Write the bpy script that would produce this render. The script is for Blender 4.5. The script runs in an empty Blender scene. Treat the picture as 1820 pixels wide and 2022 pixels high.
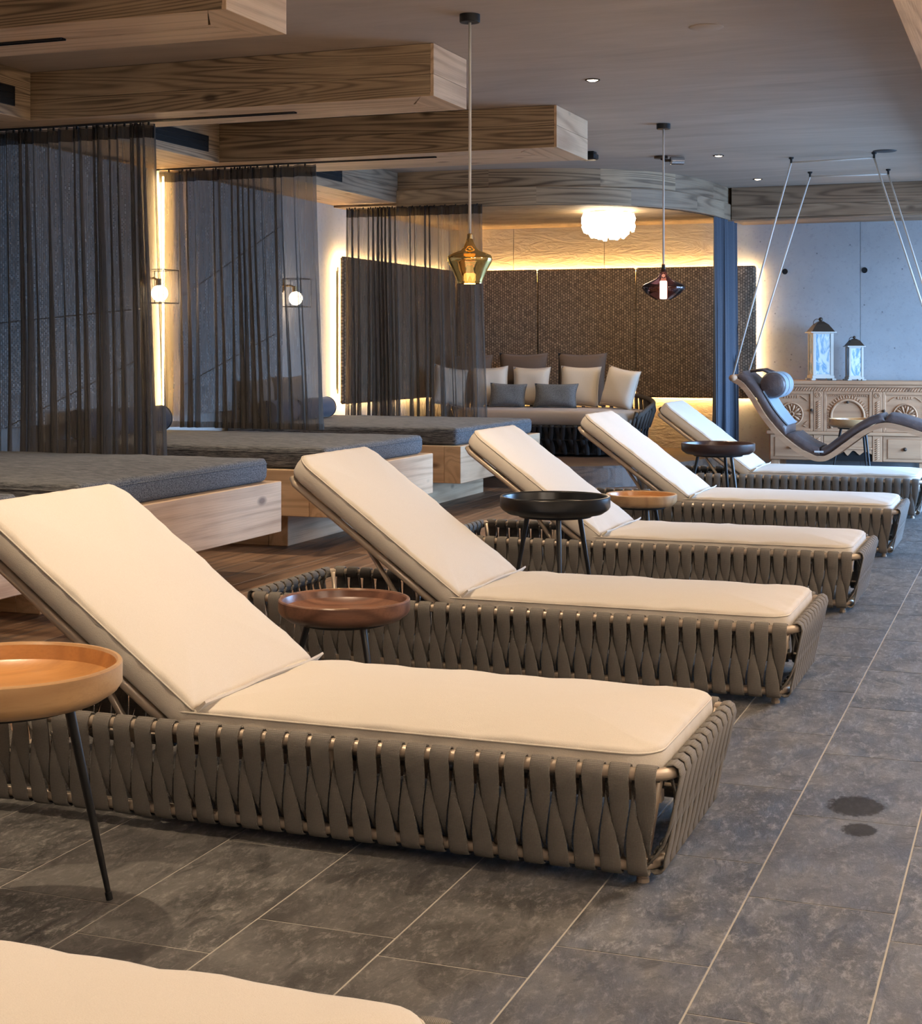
import bpy, bmesh, math, random
from mathutils import Vector, Matrix
R = random.Random(7)
PI = math.pi
sc = bpy.context.scene
C = sc.collection

# ------------------------------------------------------------------ camera
# level camera with a shifted lens (horizon above the middle of the frame), turned 20.4 degrees to the left
FPX, HOR, CAMH, YAW = 3059.0, 687.0, 1.30, math.radians(20.44)
cam_d = bpy.data.cameras.new('camera')
cam = bpy.data.objects.new('camera', cam_d)
C.objects.link(cam)
cam.location = (0, 0, CAMH)
cam.rotation_euler = (PI / 2, 0, YAW)
cam_d.sensor_fit = 'VERTICAL'
cam_d.sensor_height = 36.0
cam_d.sensor_width = 36.0 * 1820 / 2022
cam_d.lens = FPX / 2022 * 36.0
cam_d.shift_y = -(1011 - HOR) / 2022
cam_d.clip_start = 0.05
sc.camera = cam

# ------------------------------------------------------------------ daylight
world = bpy.data.worlds.new('world')
sc.world = world
world.use_nodes = True
wb = world.node_tree.nodes['Background']
wb.inputs['Strength'].default_value = 36.0
wn, wl = world.node_tree.nodes, world.node_tree.links           # clear sky over darker ground
w_tc, w_sx, w_mr, w_mx = wn.new('ShaderNodeTexCoord'), wn.new('ShaderNodeSeparateXYZ'), wn.new('ShaderNodeMapRange'), wn.new('ShaderNodeMix')
w_mr.inputs['From Min'].default_value = -0.04
w_mr.inputs['From Max'].default_value = 0.06
w_mx.data_type = 'RGBA'
w_mx.inputs[6].default_value = (0.12, 0.21, 0.36, 1)
w_mx.inputs[7].default_value = (0.33, 0.59, 1.0, 1)
wl.new(w_tc.outputs['Generated'], w_sx.inputs[0])
wl.new(w_sx.outputs['Z'], w_mr.inputs['Value'])
wl.new(w_mr.outputs[0], w_mx.inputs['Factor'])
wl.new(w_mx.outputs[2], wb.inputs['Color'])
WIN = [(11.2, 13.6), (14.0, 16.6)]    # Y ranges of the windows in the right wall
XR = 2.3
for a, b in WIN:
    ld = bpy.data.lights.new('window_portal', 'AREA')
    ld.shape = 'RECTANGLE'
    ld.size = 2.40
    ld.size_y = b - a
    ld.cycles.is_portal = True
    lo = bpy.data.objects.new('window_portal', ld)
    C.objects.link(lo)
    lo.location = (XR + 0.22, (a + b) / 2, 1.35)
    lo.rotation_euler = (0, PI / 2, 0)

# ------------------------------------------------------------------ view
sc.view_settings.view_transform = 'Standard'
sc.view_settings.look = 'None'
sc.view_settings.gamma = 1.0
sc.view_settings.use_curve_mapping = False
sc.view_settings.exposure = 0.1
cy = sc.cycles
cy.use_denoising = True
cy.use_adaptive_sampling = True
cy.adaptive_threshold = 0.03
cy.max_bounces = 6
cy.diffuse_bounces = 3
cy.glossy_bounces = 3
cy.transmission_bounces = 4
cy.transparent_max_bounces = 16
cy.caustics_reflective = False
cy.caustics_refractive = False
cy.sample_clamp_indirect = 6.0

WARM = (1.0, 0.77, 0.52)
SPOT_W = 180.0
LED = 110.0


# ------------------------------------------------------------------ materials
class N:
    """small wrapper for building node trees"""
    def __init__(s, name):
        s.m = bpy.data.materials.new(name)
        s.m.use_nodes = True
        s.t = s.m.node_tree
        s.t.nodes.clear()
        s.out = s.t.nodes.new('ShaderNodeOutputMaterial')

    def n(s, kind, **kw):
        nd = s.t.nodes.new(kind)
        for k, v in kw.items():
            if k.startswith('i_'):
                nd.inputs[k[2:].replace('_', ' ')].default_value = v
            else:
                setattr(nd, k, v)
        return nd

    def l(s, a, b):
        s.t.links.new(a, b)

    def math(s, op, a, b=None, c=None, clamp=False):
        nd = s.n('ShaderNodeMath', operation=op)
        nd.use_clamp = clamp
        for i, v in enumerate((a, b, c)):
            if v is None:
                continue
            if isinstance(v, (int, float)):
                nd.inputs[i].default_value = v
            else:
                s.l(v, nd.inputs[i])
        return nd.outputs[0]

    def mix(s, f, a, b, blend='MIX'):
        nd = s.n('ShaderNodeMix', data_type='RGBA', blend_type=blend)
        if isinstance(f, (int, float)):
            nd.inputs['Factor'].default_value = f
        else:
            s.l(f, nd.inputs['Factor'])
        for k, v in ((6, a), (7, b)):
            if isinstance(v, tuple):
                nd.inputs[k].default_value = (*v[:3], 1)
            else:
                s.l(v, nd.inputs[k])
        return nd.outputs[2]

    def coords(s, scale, rand=0.0, kind='Object', rot=(0, 0, 0)):
        tc = s.n('ShaderNodeTexCoord')
        mp = s.n('ShaderNodeMapping')
        mp.inputs['Scale'].default_value = scale
        mp.inputs['Rotation'].default_value = rot
        s.l(tc.outputs[kind], mp.inputs['Vector'])
        if rand:
            oi = s.n('ShaderNodeObjectInfo')
            v = s.n('ShaderNodeCombineXYZ')
            r1 = s.math('MULTIPLY', oi.outputs['Random'], rand)
            r2 = s.math('MULTIPLY', oi.outputs['Random'], rand * 1.7)
            for k in (0, 2):
                s.l(r1, v.inputs[k])
            s.l(r2, v.inputs[1])
            s.l(v.outputs[0], mp.inputs['Location'])
        return mp.outputs[0]

    def noise(s, vec, scale, detail=3.0, rough=0.55, dist=0.0):
        nd = s.n('ShaderNodeTexNoise')
        nd.inputs['Scale'].default_value = scale
        nd.inputs['Detail'].default_value = detail
        nd.inputs['Roughness'].default_value = rough
        nd.inputs['Distortion'].default_value = dist
        s.l(vec, nd.inputs['Vector'])
        return nd.outputs['Fac']

    def ramp(s, f, lo, hi):
        nd = s.n('ShaderNodeMapRange')
        nd.inputs['From Min'].default_value = lo
        nd.inputs['From Max'].default_value = hi
        s.l(f, nd.inputs['Value'])
        return nd.outputs[0]

    def bsdf(s, color, rough=0.6, metal=0.0, height=None, bump=0.3, dist=0.01, **kw):
        b = s.n('ShaderNodeBsdfPrincipled')
        if isinstance(color, tuple):
            b.inputs['Base Color'].default_value = (*color[:3], 1)
        else:
            s.l(color, b.inputs['Base Color'])
        if isinstance(rough, (int, float)):
            b.inputs['Roughness'].default_value = rough
        else:
            s.l(rough, b.inputs['Roughness'])
        b.inputs['Metallic'].default_value = metal
        for k, v in kw.items():
            b.inputs[k.replace('_', ' ')].default_value = v
        if height is not None:
            bp = s.n('ShaderNodeBump')
            bp.inputs['Strength'].default_value = bump
            bp.inputs['Distance'].default_value = dist
            s.l(height, bp.inputs['Height'])
            s.l(bp.outputs[0], b.inputs['Normal'])
        return b

    def done(s, shader):
        s.l(shader.outputs[0], s.out.inputs['Surface'])
        return s.m


def plain(name, col, rough=0.5, metal=0.0, **kw):
    k = N(name)
    return k.done(k.bsdf(col, rough, metal, **kw))


def emit(name, col, strength):
    k = N(name)
    e = k.n('ShaderNodeEmission')
    e.inputs['Color'].default_value = (*col, 1)
    e.inputs['Strength'].default_value = strength
    return k.done(e)


def wood(name, light, mid, dark, axis=0, ring=26.0, across=5.5, along=0.32, rough=0.62, bump=0.35, contrast=1.0, tone=0.35, kind='Object'):
    """plain sawn timber: contour lines of a stretched noise give cathedral grain and knots"""
    k = N(name)
    sv = [across] * 3
    sv[axis] = along
    v = k.coords(tuple(sv), rand=37.0, kind=kind)
    n1 = k.noise(v, 1.0, 1.2, 0.4, 0.1)
    s = k.math('SINE', k.math('MULTIPLY', n1, ring * 4))
    g = k.math('POWER', k.math('MULTIPLY_ADD', s, 0.5, 0.5), 2.2)
    fv = [150.0] * 3
    fv[axis] = 2.5
    v2 = k.coords(tuple(fv), rand=11.0, kind=kind)
    fib = k.noise(v2, 1.0, 3.0, 0.6)
    v3 = k.coords((1.0, 1.0, 1.0), rand=23.0, kind=kind)
    big = k.noise(v3, 1.3, 3.0)
    # knots
    kv = [4.2] * 3
    kv[axis] = 1.9
    vor = k.n('ShaderNodeTexVoronoi')
    vor.inputs['Scale'].default_value = 1.0
    k.l(k.coords(tuple(kv), rand=51.0, kind=kind), vor.inputs['Vector'])
    knot = k.ramp(vor.outputs['Distance'], 0.13, 0.05)
    c = k.mix(k.ramp(big, 0.32, 0.68), light, mid)
    oi = k.n('ShaderNodeObjectInfo')
    c = k.mix(k.math('MULTIPLY', oi.outputs['Random'], tone), c, mid)
    gf = k.math('MULTIPLY', g, k.ramp(big, 0.15, 0.6), clamp=True)
    c = k.mix(k.math('MULTIPLY', gf, 0.85 * contrast, clamp=True), c, dark)
    c = k.mix(k.math('MULTIPLY', k.ramp(fib, 0.45, 0.75), 0.45 * contrast, clamp=True), c, dark)
    c = k.mix(k.math('MULTIPLY', knot, 0.8, clamp=True), c, (dark[0] * 0.4, dark[1] * 0.35, dark[2] * 0.3))
    h = k.math('ADD', k.math('MULTIPLY', g, -0.5), fib)
    return k.done(k.bsdf(c, rough, 0, h, bump, 0.004))


AG_L, AG_M, AG_D = (0.54, 0.385, 0.235), (0.39, 0.265, 0.155), (0.10, 0.058, 0.03)
M = {}
for ax, nm in enumerate('xyz'):
    M['aged_' + nm] = wood('aged_larch_' + nm, AG_L, AG_M, AG_D, ax, ring=40)
    M['bed_' + nm] = wood('pale_larch_' + nm, (0.78, 0.56, 0.36), (0.68, 0.46, 0.28), (0.34, 0.18, 0.09), ax, ring=12, contrast=0.65)
    M['grey_' + nm] = wood('weathered_larch_' + nm, (0.40, 0.29, 0.19), (0.28, 0.19, 0.12), (0.10, 0.06, 0.035), ax, ring=18, contrast=0.9)
    M['stone_pine_' + nm] = wood('stone_pine_' + nm, (0.64, 0.38, 0.22), (0.54, 0.29, 0.155), (0.28, 0.13, 0.065), ax, ring=7, contrast=0.5)
M['aged_uv'] = wood('aged_larch_bent', AG_L, AG_M, AG_D, 0, kind='UV')
M['grey_uv'] = wood('weathered_larch_bent', (0.40, 0.29, 0.19), (0.28, 0.19, 0.12), (0.10, 0.06, 0.035), 0, ring=18, contrast=0.9, kind='UV')
M['plank'] = wood('floor_oak', (0.30, 0.175, 0.10), (0.19, 0.105, 0.06), (0.055, 0.03, 0.018), 1, ring=14, across=4, along=0.35, rough=0.5, tone=0.7)
M['platform'] = wood('platform_oak', (0.17, 0.095, 0.055), (0.11, 0.06, 0.035), (0.04, 0.022, 0.014), 0, ring=14, across=4, along=0.35, rough=0.45)
M['tray_light'] = wood('tray_mango', (0.64, 0.40, 0.20), (0.55, 0.33, 0.16), (0.34, 0.18, 0.08), 0, ring=8, contrast=0.6, rough=0.32, bump=0.1)
M['tray_lit'] = wood('tray_mango_lit', (0.62, 0.31, 0.11), (0.54, 0.26, 0.09), (0.32, 0.14, 0.05), 0, ring=8, contrast=0.6, rough=0.28, bump=0.1)  # varnished inside of the pale trays, lamplight put into the orange tone
M['tray_walnut'] = wood('tray_walnut', (0.30, 0.15, 0.095), (0.20, 0.095, 0.06), (0.07, 0.03, 0.02), 0, ring=9, contrast=0.8, rough=0.28, bump=0.1)
M['tray_mahogany'] = wood('tray_mahogany', (0.085, 0.04, 0.028), (0.06, 0.028, 0.02), (0.025, 0.012, 0.01), 0, ring=6, contrast=0.7, rough=0.28, bump=0.1)
M['tray_black'] = plain('tray_black', (0.012, 0.012, 0.013), 0.28)
M['black'] = plain('black_metal', (0.012, 0.012, 0.013), 0.4)
M['void'] = plain('black_recess', (0.006, 0.006, 0.006), 0.9)
M['cord'] = plain('pale_cord', (0.75, 0.70, 0.64), 0.8)
M['tube'] = plain('champagne_tube', (0.52, 0.42, 0.33), 0.38, 0.35)
M['chrome'] = plain('brushed_steel', (0.65, 0.66, 0.68), 0.25, 1.0)
M['brass'] = plain('aged_brass', (0.42, 0.29, 0.13), 0.35, 1.0)
M['bronze'] = plain('dark_bronze', (0.07, 0.045, 0.03), 0.5, 0.5)
M['lantern'] = plain('lantern_paint', (0.50, 0.46, 0.40), 0.5)
M['tag'] = plain('white_tag', (0.8, 0.8, 0.78), 0.6)


def mk_fabric(name, c1, c2, scale=420.0, rough=0.9, bump=0.25, wr=0.0):
    k = N(name)
    v = k.coords((1, 1, 1))
    f = k.noise(v, scale, 2.0, 0.6)
    b = k.noise(v, 6.0, 3.0)
    c = k.mix(k.ramp(f, 0.3, 0.7), c1, c2)
    h = f
    if wr:
        h = k.math('ADD', f, k.math('MULTIPLY', b, wr))
    return k.done(k.bsdf(c, rough, 0, h, bump, 0.004, Sheen_Weight=0.15))


M['cream'] = mk_fabric('cream_canvas', (0.64, 0.57, 0.49), (0.70, 0.63, 0.55), wr=3.0)
M['pillow_cream'] = mk_fabric('cream_cotton', (0.62, 0.54, 0.45), (0.70, 0.61, 0.51))
M['pillow_brown'] = mk_fabric('brown_cotton', (0.115, 0.08, 0.06), (0.15, 0.105, 0.08))
M['pillow_grey'] = mk_fabric('grey_tweed', (0.07, 0.075, 0.08), (0.19, 0.20, 0.21), 160)
M['sofa_seat'] = mk_fabric('sand_seat', (0.36, 0.28, 0.21), (0.42, 0.33, 0.26))
M['bolster'] = mk_fabric('navy_cotton', (0.022, 0.032, 0.055), (0.035, 0.048, 0.08))
M['taupe_cushion'] = mk_fabric('taupe_cotton', (0.16, 0.12, 0.095), (0.20, 0.15, 0.12))


def mk_strap(name, c1, c2):
    k = N(name)
    v = k.coords((1, 1, 1))
    w = k.n('ShaderNodeTexWave', wave_type='BANDS', bands_direction='X')
    w.inputs['Scale'].default_value = 110
    k.l(v, w.inputs['Vector'])
    w2 = k.n('ShaderNodeTexWave', wave_type='BANDS', bands_direction='Z')
    w2.inputs['Scale'].default_value = 90
    k.l(v, w2.inputs['Vector'])
    h = k.math('MULTIPLY', w.outputs['Fac'], w2.outputs['Fac'])
    n = k.noise(v, 300, 2)
    c = k.mix(k.math('MULTIPLY_ADD', h, 0.6, k.math('MULTIPLY', n, 0.4)), c1, c2)
    return k.done(k.bsdf(c, 0.9, 0, h, 0.5, 0.003))


M['strap'] = mk_strap('taupe_webbing', (0.145, 0.130, 0.115), (0.275, 0.252, 0.228))
M['dark_strap'] = mk_strap('black_webbing', (0.02, 0.018, 0.018), (0.045, 0.04, 0.04))
M['arm_strap'] = mk_strap('brown_rope', (0.06, 0.048, 0.04), (0.12, 0.10, 0.085))


def mk_mattress():
    k = N('blue_grey_melange')
    v = k.coords((1.0, 12.0, 12.0))
    f = k.noise(v, 11.0, 4.0, 0.75)
    v2 = k.coords((1, 1, 1))
    g = k.noise(v2, 170.0, 2.0)
    c = k.mix(k.ramp(f, 0.40, 0.60), (0.035, 0.039, 0.047), (0.25, 0.255, 0.265))
    c = k.mix(k.math('MULTIPLY', g, 0.5), c, (0.07, 0.073, 0.08))
    return k.done(k.bsdf(c, 0.95, 0, g, 0.3, 0.004))


M['mattress'] = mk_mattress()


def mk_leather():
    k = N('mauve_leather')
    v = k.coords((1, 1, 1))
    f = k.noise(v, 9.0, 4.0)
    g = k.noise(v, 120.0, 2.0)
    c = k.mix(f, (0.085, 0.058, 0.055), (0.125, 0.09, 0.085))
    return k.done(k.bsdf(c, 0.36, 0, k.math('ADD', k.math('MULTIPLY', f, 2), k.math('MULTIPLY', g, 0.15)), 0.35, 0.02))


M['leather'] = mk_leather()
M['leather_light'] = plain('pale_blue_grey_leather', (0.30, 0.35, 0.40), 0.36)


def mk_weave(name, c1, c2, pitch, across):
    """woven tape: columns of short stitches, half offset; across = axis that runs along the wall"""
    k = N(name)
    tc = k.n('ShaderNodeTexCoord')
    sx = k.n('ShaderNodeSeparateXYZ')
    cb = k.n('ShaderNodeCombineXYZ')
    k.l(tc.outputs['Object'], sx.inputs[0])
    k.l(sx.outputs['Z'], cb.inputs[0])
    k.l(sx.outputs[across], cb.inputs[1])
    b = k.n('ShaderNodeTexBrick')
    b.offset = 0.5
    b.inputs['Scale'].default_value = 1.0
    b.inputs['Mortar Size'].default_value = pitch * 0.14
    b.inputs['Mortar Smooth'].default_value = 0.5
    b.inputs['Brick Width'].default_value = pitch * 1.25
    b.inputs['Row Height'].default_value = pitch
    b.inputs['Color1'].default_value = (*c1, 1)
    b.inputs['Color2'].default_value = (*[x * 0.5 for x in c1], 1)
    b.inputs['Mortar'].default_value = (*c2, 1)
    k.l(cb.outputs[0], b.inputs['Vector'])
    n = k.noise(cb.outputs[0], 45, 3)
    c = k.mix(k.math('MULTIPLY', k.ramp(n, 0.45, 0.6), 0.45, clamp=True), b.outputs['Color'], c2)
    h = k.math('SUBTRACT', 1.0, b.outputs['Fac'])
    return k.done(k.bsdf(c, 0.95, 0, h, 0.8, 0.012))


M['weave_back'] = mk_weave('brown_woven_panel', (0.47, 0.345, 0.24), (0.07, 0.05, 0.037), 0.026, 'X')
M['weave_left'] = mk_weave('brown_woven_panel_side', (0.47, 0.345, 0.24), (0.07, 0.05, 0.037), 0.026, 'Y')
M['weave_grey'] = mk_weave('grey_woven_panel', (0.70, 0.69, 0.67), (0.16, 0.16, 0.16), 0.022, 'Y')


def mk_sheer(name, col, alpha):
    k = N(name)
    v = k.coords((90, 90, 2.5))
    f = k.noise(v, 1.0, 3.0)
    d = k.n('ShaderNodeBsdfDiffuse')
    d.inputs['Color'].default_value = (*col, 1)
    t = k.n('ShaderNodeBsdfTranslucent')
    t.inputs['Color'].default_value = (*[c * 1.6 for c in col], 1)
    m1 = k.n('ShaderNodeMixShader')
    m1.inputs[0].default_value = 0.35
    k.l(d.outputs[0], m1.inputs[1])
    k.l(t.outputs[0], m1.inputs[2])
    tr = k.n('ShaderNodeBsdfTransparent')
    m2 = k.n('ShaderNodeMixShader')
    k.l(k.math('ADD', alpha - 0.06, k.math('MULTIPLY', f, 0.12), clamp=True), m2.inputs[0])
    k.l(tr.outputs[0], m2.inputs[1])
    k.l(m1.outputs[0], m2.inputs[2])
    return k.done(m2)


M['sheer'] = mk_sheer('charcoal_sheer', (0.14, 0.122, 0.108), 0.70)
M['sheer_tape'] = mk_sheer('charcoal_header_tape', (0.05, 0.045, 0.042), 0.80)
M['drape'] = mk_fabric('dark_blue_drape', (0.055, 0.066, 0.09), (0.08, 0.095, 0.125), 200)


def mk_concrete(name, c1, c2, pores=True, bump=0.25):
    k = N(name)
    v = k.coords((1, 1, 1), kind='Object')
    a = k.noise(v, 1.1, 6.0, 0.65)
    b = k.noise(v, 28.0, 4.0, 0.6)
    c = k.mix(k.ramp(a, 0.3, 0.7), c1, c2)
    c = k.mix(k.math('MULTIPLY', k.ramp(b, 0.55, 0.75), 0.35), c, tuple(x * 0.6 for x in c1))
    h = b
    if pores:
        vo = k.n('ShaderNodeTexVoronoi')
        vo.inputs['Scale'].default_value = 9.0
        k.l(v, vo.inputs['Vector'])
        sp = k.ramp(vo.outputs['Distance'], 0.085, 0.05)
        c = k.mix(k.math('MULTIPLY', sp, 0.7, clamp=True), c, tuple(x * 0.3 for x in c1))
        h = k.math('SUBTRACT', b, k.math('MULTIPLY', sp, 2.0))
    return k.done(k.bsdf(c, 0.85, 0, h, bump, 0.006))


M['concrete'] = mk_concrete('exposed_concrete', (0.32, 0.33, 0.34), (0.41, 0.42, 0.43))
M['plaster'] = mk_concrete('rough_plaster', (0.55, 0.53, 0.50), (0.62, 0.60, 0.57), pores=False)


def mk_alcove():
    k = N('trowelled_clay_plaster')
    v = k.coords((0.8, 0.8, 3.0))
    a = k.noise(v, 3.0, 5.0, 0.6, 2.5)
    c = k.mix(k.ramp(a, 0.35, 0.65), (0.50, 0.40, 0.27), (0.60, 0.50, 0.36))
    return k.done(k.bsdf(c, 0.85, 0, a, 0.6, 0.03))


M['alcove'] = mk_alcove()


def mk_ceiling():
    k = N('brushed_clay_ceiling')
    v = k.coords((0.5, 1.6, 1.0))
    a = k.noise(v, 1.2, 6.0, 0.6, 1.2)
    v2 = k.coords((1.5, 14.0, 1.0))
    b = k.noise(v2, 1.0, 4.0, 0.6)
    c = k.mix(k.ramp(a, 0.3, 0.7), (0.43, 0.335, 0.255), (0.58, 0.46, 0.36))
    c = k.mix(k.math('MULTIPLY', b, 0.4), c, (0.31, 0.24, 0.19))
    return k.done(k.bsdf(c, 0.75, 0, b, 0.15, 0.01))


M['ceiling'] = mk_ceiling()


def mk_tile():
    k = N('slate_grey_tile')
    v = k.coords((1, 1, 1), rand=29.0)
    a = k.noise(v, 2.4, 5.0, 0.65, 1.0)
    vs = k.coords((1.0, 0.45, 1.0), rand=17.0, rot=(0, 0, 0.6))
    b = k.noise(v, 110.0, 5.0, 0.8, 0.3)
    c1 = k.noise(vs, 11.0, 10.0, 0.78, 0.5)
    c2 = k.noise(vs, 42.0, 8.0, 0.82, 0.3)
    c = k.mix(k.ramp(a, 0.38, 0.62), (0.046, 0.043, 0.042), (0.160, 0.153, 0.147))
    c = k.mix(k.math('MULTIPLY', k.ramp(c2, 0.50, 0.64), 0.85, clamp=True), c, (0.33, 0.315, 0.30))
    c = k.mix(k.math('MULTIPLY', k.ramp(b, 0.54, 0.72), 0.5, clamp=True), c, (0.32, 0.30, 0.29))
    c = k.mix(k.math('MULTIPLY', k.ramp(c1, 0.50, 0.40), 0.8, clamp=True), c, (0.030, 0.028, 0.029))
    oi = k.n('ShaderNodeObjectInfo')
    c = k.mix(k.math('MULTIPLY', oi.outputs['Random'], 0.45), c, (0.075, 0.068, 0.066))
    h = k.math('ADD', k.math('MULTIPLY', c1, 1.6), k.math('MULTIPLY', c2, 0.6))
    return k.done(k.bsdf(c, k.math('MULTIPLY_ADD', b, 0.3, 0.34), 0, h, 0.8, 0.008))


M['tile'] = mk_tile()
M['grout'] = plain('light_grout', (0.36, 0.335, 0.30), 0.9)
M['stain'] = None


def mk_damp():
    k = N('damp_stone')
    v = k.coords((1, 1, 0))
    n = k.noise(v, 3.5, 8.0, 0.75)
    ln = k.n('ShaderNodeVectorMath', operation='LENGTH')
    k.l(v, ln.inputs[0])
    f = k.ramp(k.math('MULTIPLY_ADD', n, 0.9, ln.outputs['Value']), 1.28, 1.10)
    b = k.bsdf((0.035, 0.031, 0.029), 0.42)
    tr = k.n('ShaderNodeBsdfTransparent')
    m = k.n('ShaderNodeMixShader')
    k.l(k.math('MULTIPLY', f, 0.38, clamp=True), m.inputs[0])
    k.l(tr.outputs[0], m.inputs[1])
    k.l(b.outputs[0], m.inputs[2])
    return k.done(m)


M['stain'] = mk_damp()


def mk_glass(name, tint, mirror, rough=0.02, ior=1.45, gloss=None):
    k = N(name)
    tr = k.n('ShaderNodeBsdfTransparent')
    tr.inputs['Color'].default_value = (*tint, 1)
    gl = k.n('ShaderNodeBsdfGlossy')
    gl.inputs['Roughness'].default_value = rough
    gl.inputs['Color'].default_value = (*(gloss or [min(1, 0.4 + x * 0.6) for x in tint]), 1)
    fr = k.n('ShaderNodeFresnel')
    fr.inputs['IOR'].default_value = ior
    m = k.n('ShaderNodeMixShader')
    k.l(k.math('MAXIMUM', fr.outputs[0], mirror), m.inputs[0])
    k.l(tr.outputs[0], m.inputs[1])
    k.l(gl.outputs[0], m.inputs[2])
    return k.done(m)


M['gold_glass'] = mk_glass('gold_mirror_glass', (0.70, 0.46, 0.13), 0.90, gloss=(0.95, 0.70, 0.28))
M['smoke_glass'] = mk_glass('plum_smoke_glass', (0.60, 0.37, 0.34), 0.12)
M['clear'] = mk_glass('clear_glass', (0.92, 0.94, 0.95), 0.08)


def mk_pane_reflect():
    k = N('painted_reflection_glass')
    v = k.coords((1.6, 1.6, 0.8), rot=(0.5, 0.6, 0))
    a = k.noise(v, 5.0, 3.0, 0.55, 3.5)
    c = k.mix(k.ramp(a, 0.40, 0.56), (0.30, 0.52, 0.68), (0.92, 0.94, 0.96))  # white and blue streaks: window reflections painted into the pane colour
    b = k.bsdf(c, 0.12)
    t = k.n('ShaderNodeBsdfTranslucent')
    k.l(c, t.inputs['Color'])
    m = k.n('ShaderNodeMixShader')
    m.inputs[0].default_value = 0.45
    k.l(b.outputs[0], m.inputs[1])
    k.l(t.outputs[0], m.inputs[2])
    return k.done(m)


M['pane_reflect'] = mk_pane_reflect()
M['led'] = emit('warm_led', (1.0, 0.62, 0.24), LED)
M['bulb'] = emit('warm_bulb', (1.0, 0.74, 0.48), 40.0)
M['lamp_core'] = emit('pendant_bulb', (1.0, 0.78, 0.55), 14.0)
M['petal'] = emit('lit_glass_petal', (1.0, 0.83, 0.58), 14.0)
M['opal'] = emit('fill_globe_glow', (1.0, 0.87, 0.72), 80.0)
M['downlight'] = emit('downlight_lens', (1.0, 0.8, 0.56), 22.0)


# ------------------------------------------------------------------ mesh helpers
class MB:
    def __init__(s):
        s.v, s.f = [], []

    def add(s, vs, fs):
        o = len(s.v)
        s.v += [tuple(p) for p in vs]
        s.f += [tuple(i + o for i in f) for f in fs]
        return s

    def box(s, x0, x1, y0, y1, z0, z1):
        vs = [(x, y, z) for z in (z0, z1) for y in (y0, y1) for x in (x0, x1)]
        return s.add(vs, [(0, 2, 3, 1), (4, 5, 7, 6), (0, 1, 5, 4), (2, 6, 7, 3), (0, 4, 6, 2), (1, 3, 7, 5)])

    def prism(s, poly, z0, z1):
        """poly: counter-clockwise xy points"""
        n = len(poly)
        vs = [(x, y, z0) for x, y in poly] + [(x, y, z1) for x, y in poly]
        fs = [tuple(reversed(range(n))), tuple(range(n, 2 * n))]
        fs += [(i, (i + 1) % n, n + (i + 1) % n, n + i) for i in range(n)]
        return s.add(vs, fs)

    def prism_m(s, poly, z0, z1, mat):
        b = MB().prism(poly, z0, z1)
        return s.add([mat @ Vector(p) for p in b.v], b.f)

    def loft(s, rings, closed=True, caps=True):
        n = len(rings[0])
        vs = [p for r in rings for p in r]
        fs = []
        m = n if closed else n - 1
        for j in range(len(rings) - 1):
            for i in range(m):
                i2 = (i + 1) % n
                fs.append((j * n + i, j * n + i2, (j + 1) * n + i2, (j + 1) * n + i))
        if caps:
            fs.append(tuple(reversed(range(n))))
            fs.append(tuple(range((len(rings) - 1) * n, len(rings) * n)))
        return s.add(vs, fs)

    def tube(s, pts, r, seg=8, closed=False, caps=True):
        pts = [Vector(p) for p in pts]
        rr = r if isinstance(r, (list, tuple)) else [r] * len(pts)
        rings = []
        up = None
        n = len(pts)
        for i, p in enumerate(pts):
            a = pts[i - 1] if (i > 0 or closed) else p
            b = pts[(i + 1) % n] if (i < n - 1 or closed) else p
            t = (b - a).normalized()
            if up is None:
                up = Vector((0, 0, 1)) if abs(t.z) < 0.9 else Vector((1, 0, 0))
            u = (up - t * up.dot(t))
            if u.length < 1e-5:
                u = t.orthogonal()
            u.normalize()
            w = t.cross(u)
            up = u
            rings.append([p + (u * math.cos(2 * PI * k / seg) + w * math.sin(2 * PI * k / seg)) * rr[i] for k in range(seg)])
        if closed:
            rings.append(rings[0])
        return s.loft(rings, True, caps and not closed)

    def lathe(s, prof, seg=40, cx=0, cy=0):
        """prof: (r, z) from bottom/outside; open ends stay open unless r = 0"""
        rings = [[(cx + r * math.cos(2 * PI * k / seg), cy + r * math.sin(2 * PI * k / seg), z) for k in range(seg)] for r, z in prof]
        return s.loft(rings, True, False)

    def mesh(s, name, mat=None, smooth=False, angle=None):
        me = bpy.data.meshes.new(name)
        me.from_pydata(s.v, [], s.f)
        bm = bmesh.new()
        bm.from_mesh(me)
        bmesh.ops.remove_doubles(bm, verts=bm.verts, dist=1e-6)
        bmesh.ops.recalc_face_normals(bm, faces=bm.faces)
        bm.to_mesh(me)
        bm.free()
        if mat:
            me.materials.append(M[mat] if isinstance(mat, str) else mat)
        if smooth:
            for p in me.polygons:
                p.use_smooth = True
            if angle:
                me.set_sharp_from_angle(angle=math.radians(angle))
        return me

    def build(s, name, mat, parent=None, loc=(0, 0, 0), rot=(0, 0, 0), smooth=False, angle=None):
        return put(name, s.mesh(name, mat, smooth, angle), parent, loc, rot)


def put(name, me, parent=None, loc=(0, 0, 0), rot=(0, 0, 0), scale=None):
    o = bpy.data.objects.new(name, me)
    C.objects.link(o)
    o.location = loc
    o.rotation_euler = rot
    if scale:
        o.scale = scale
    if parent:
        o.parent = parent
    return o


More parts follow.
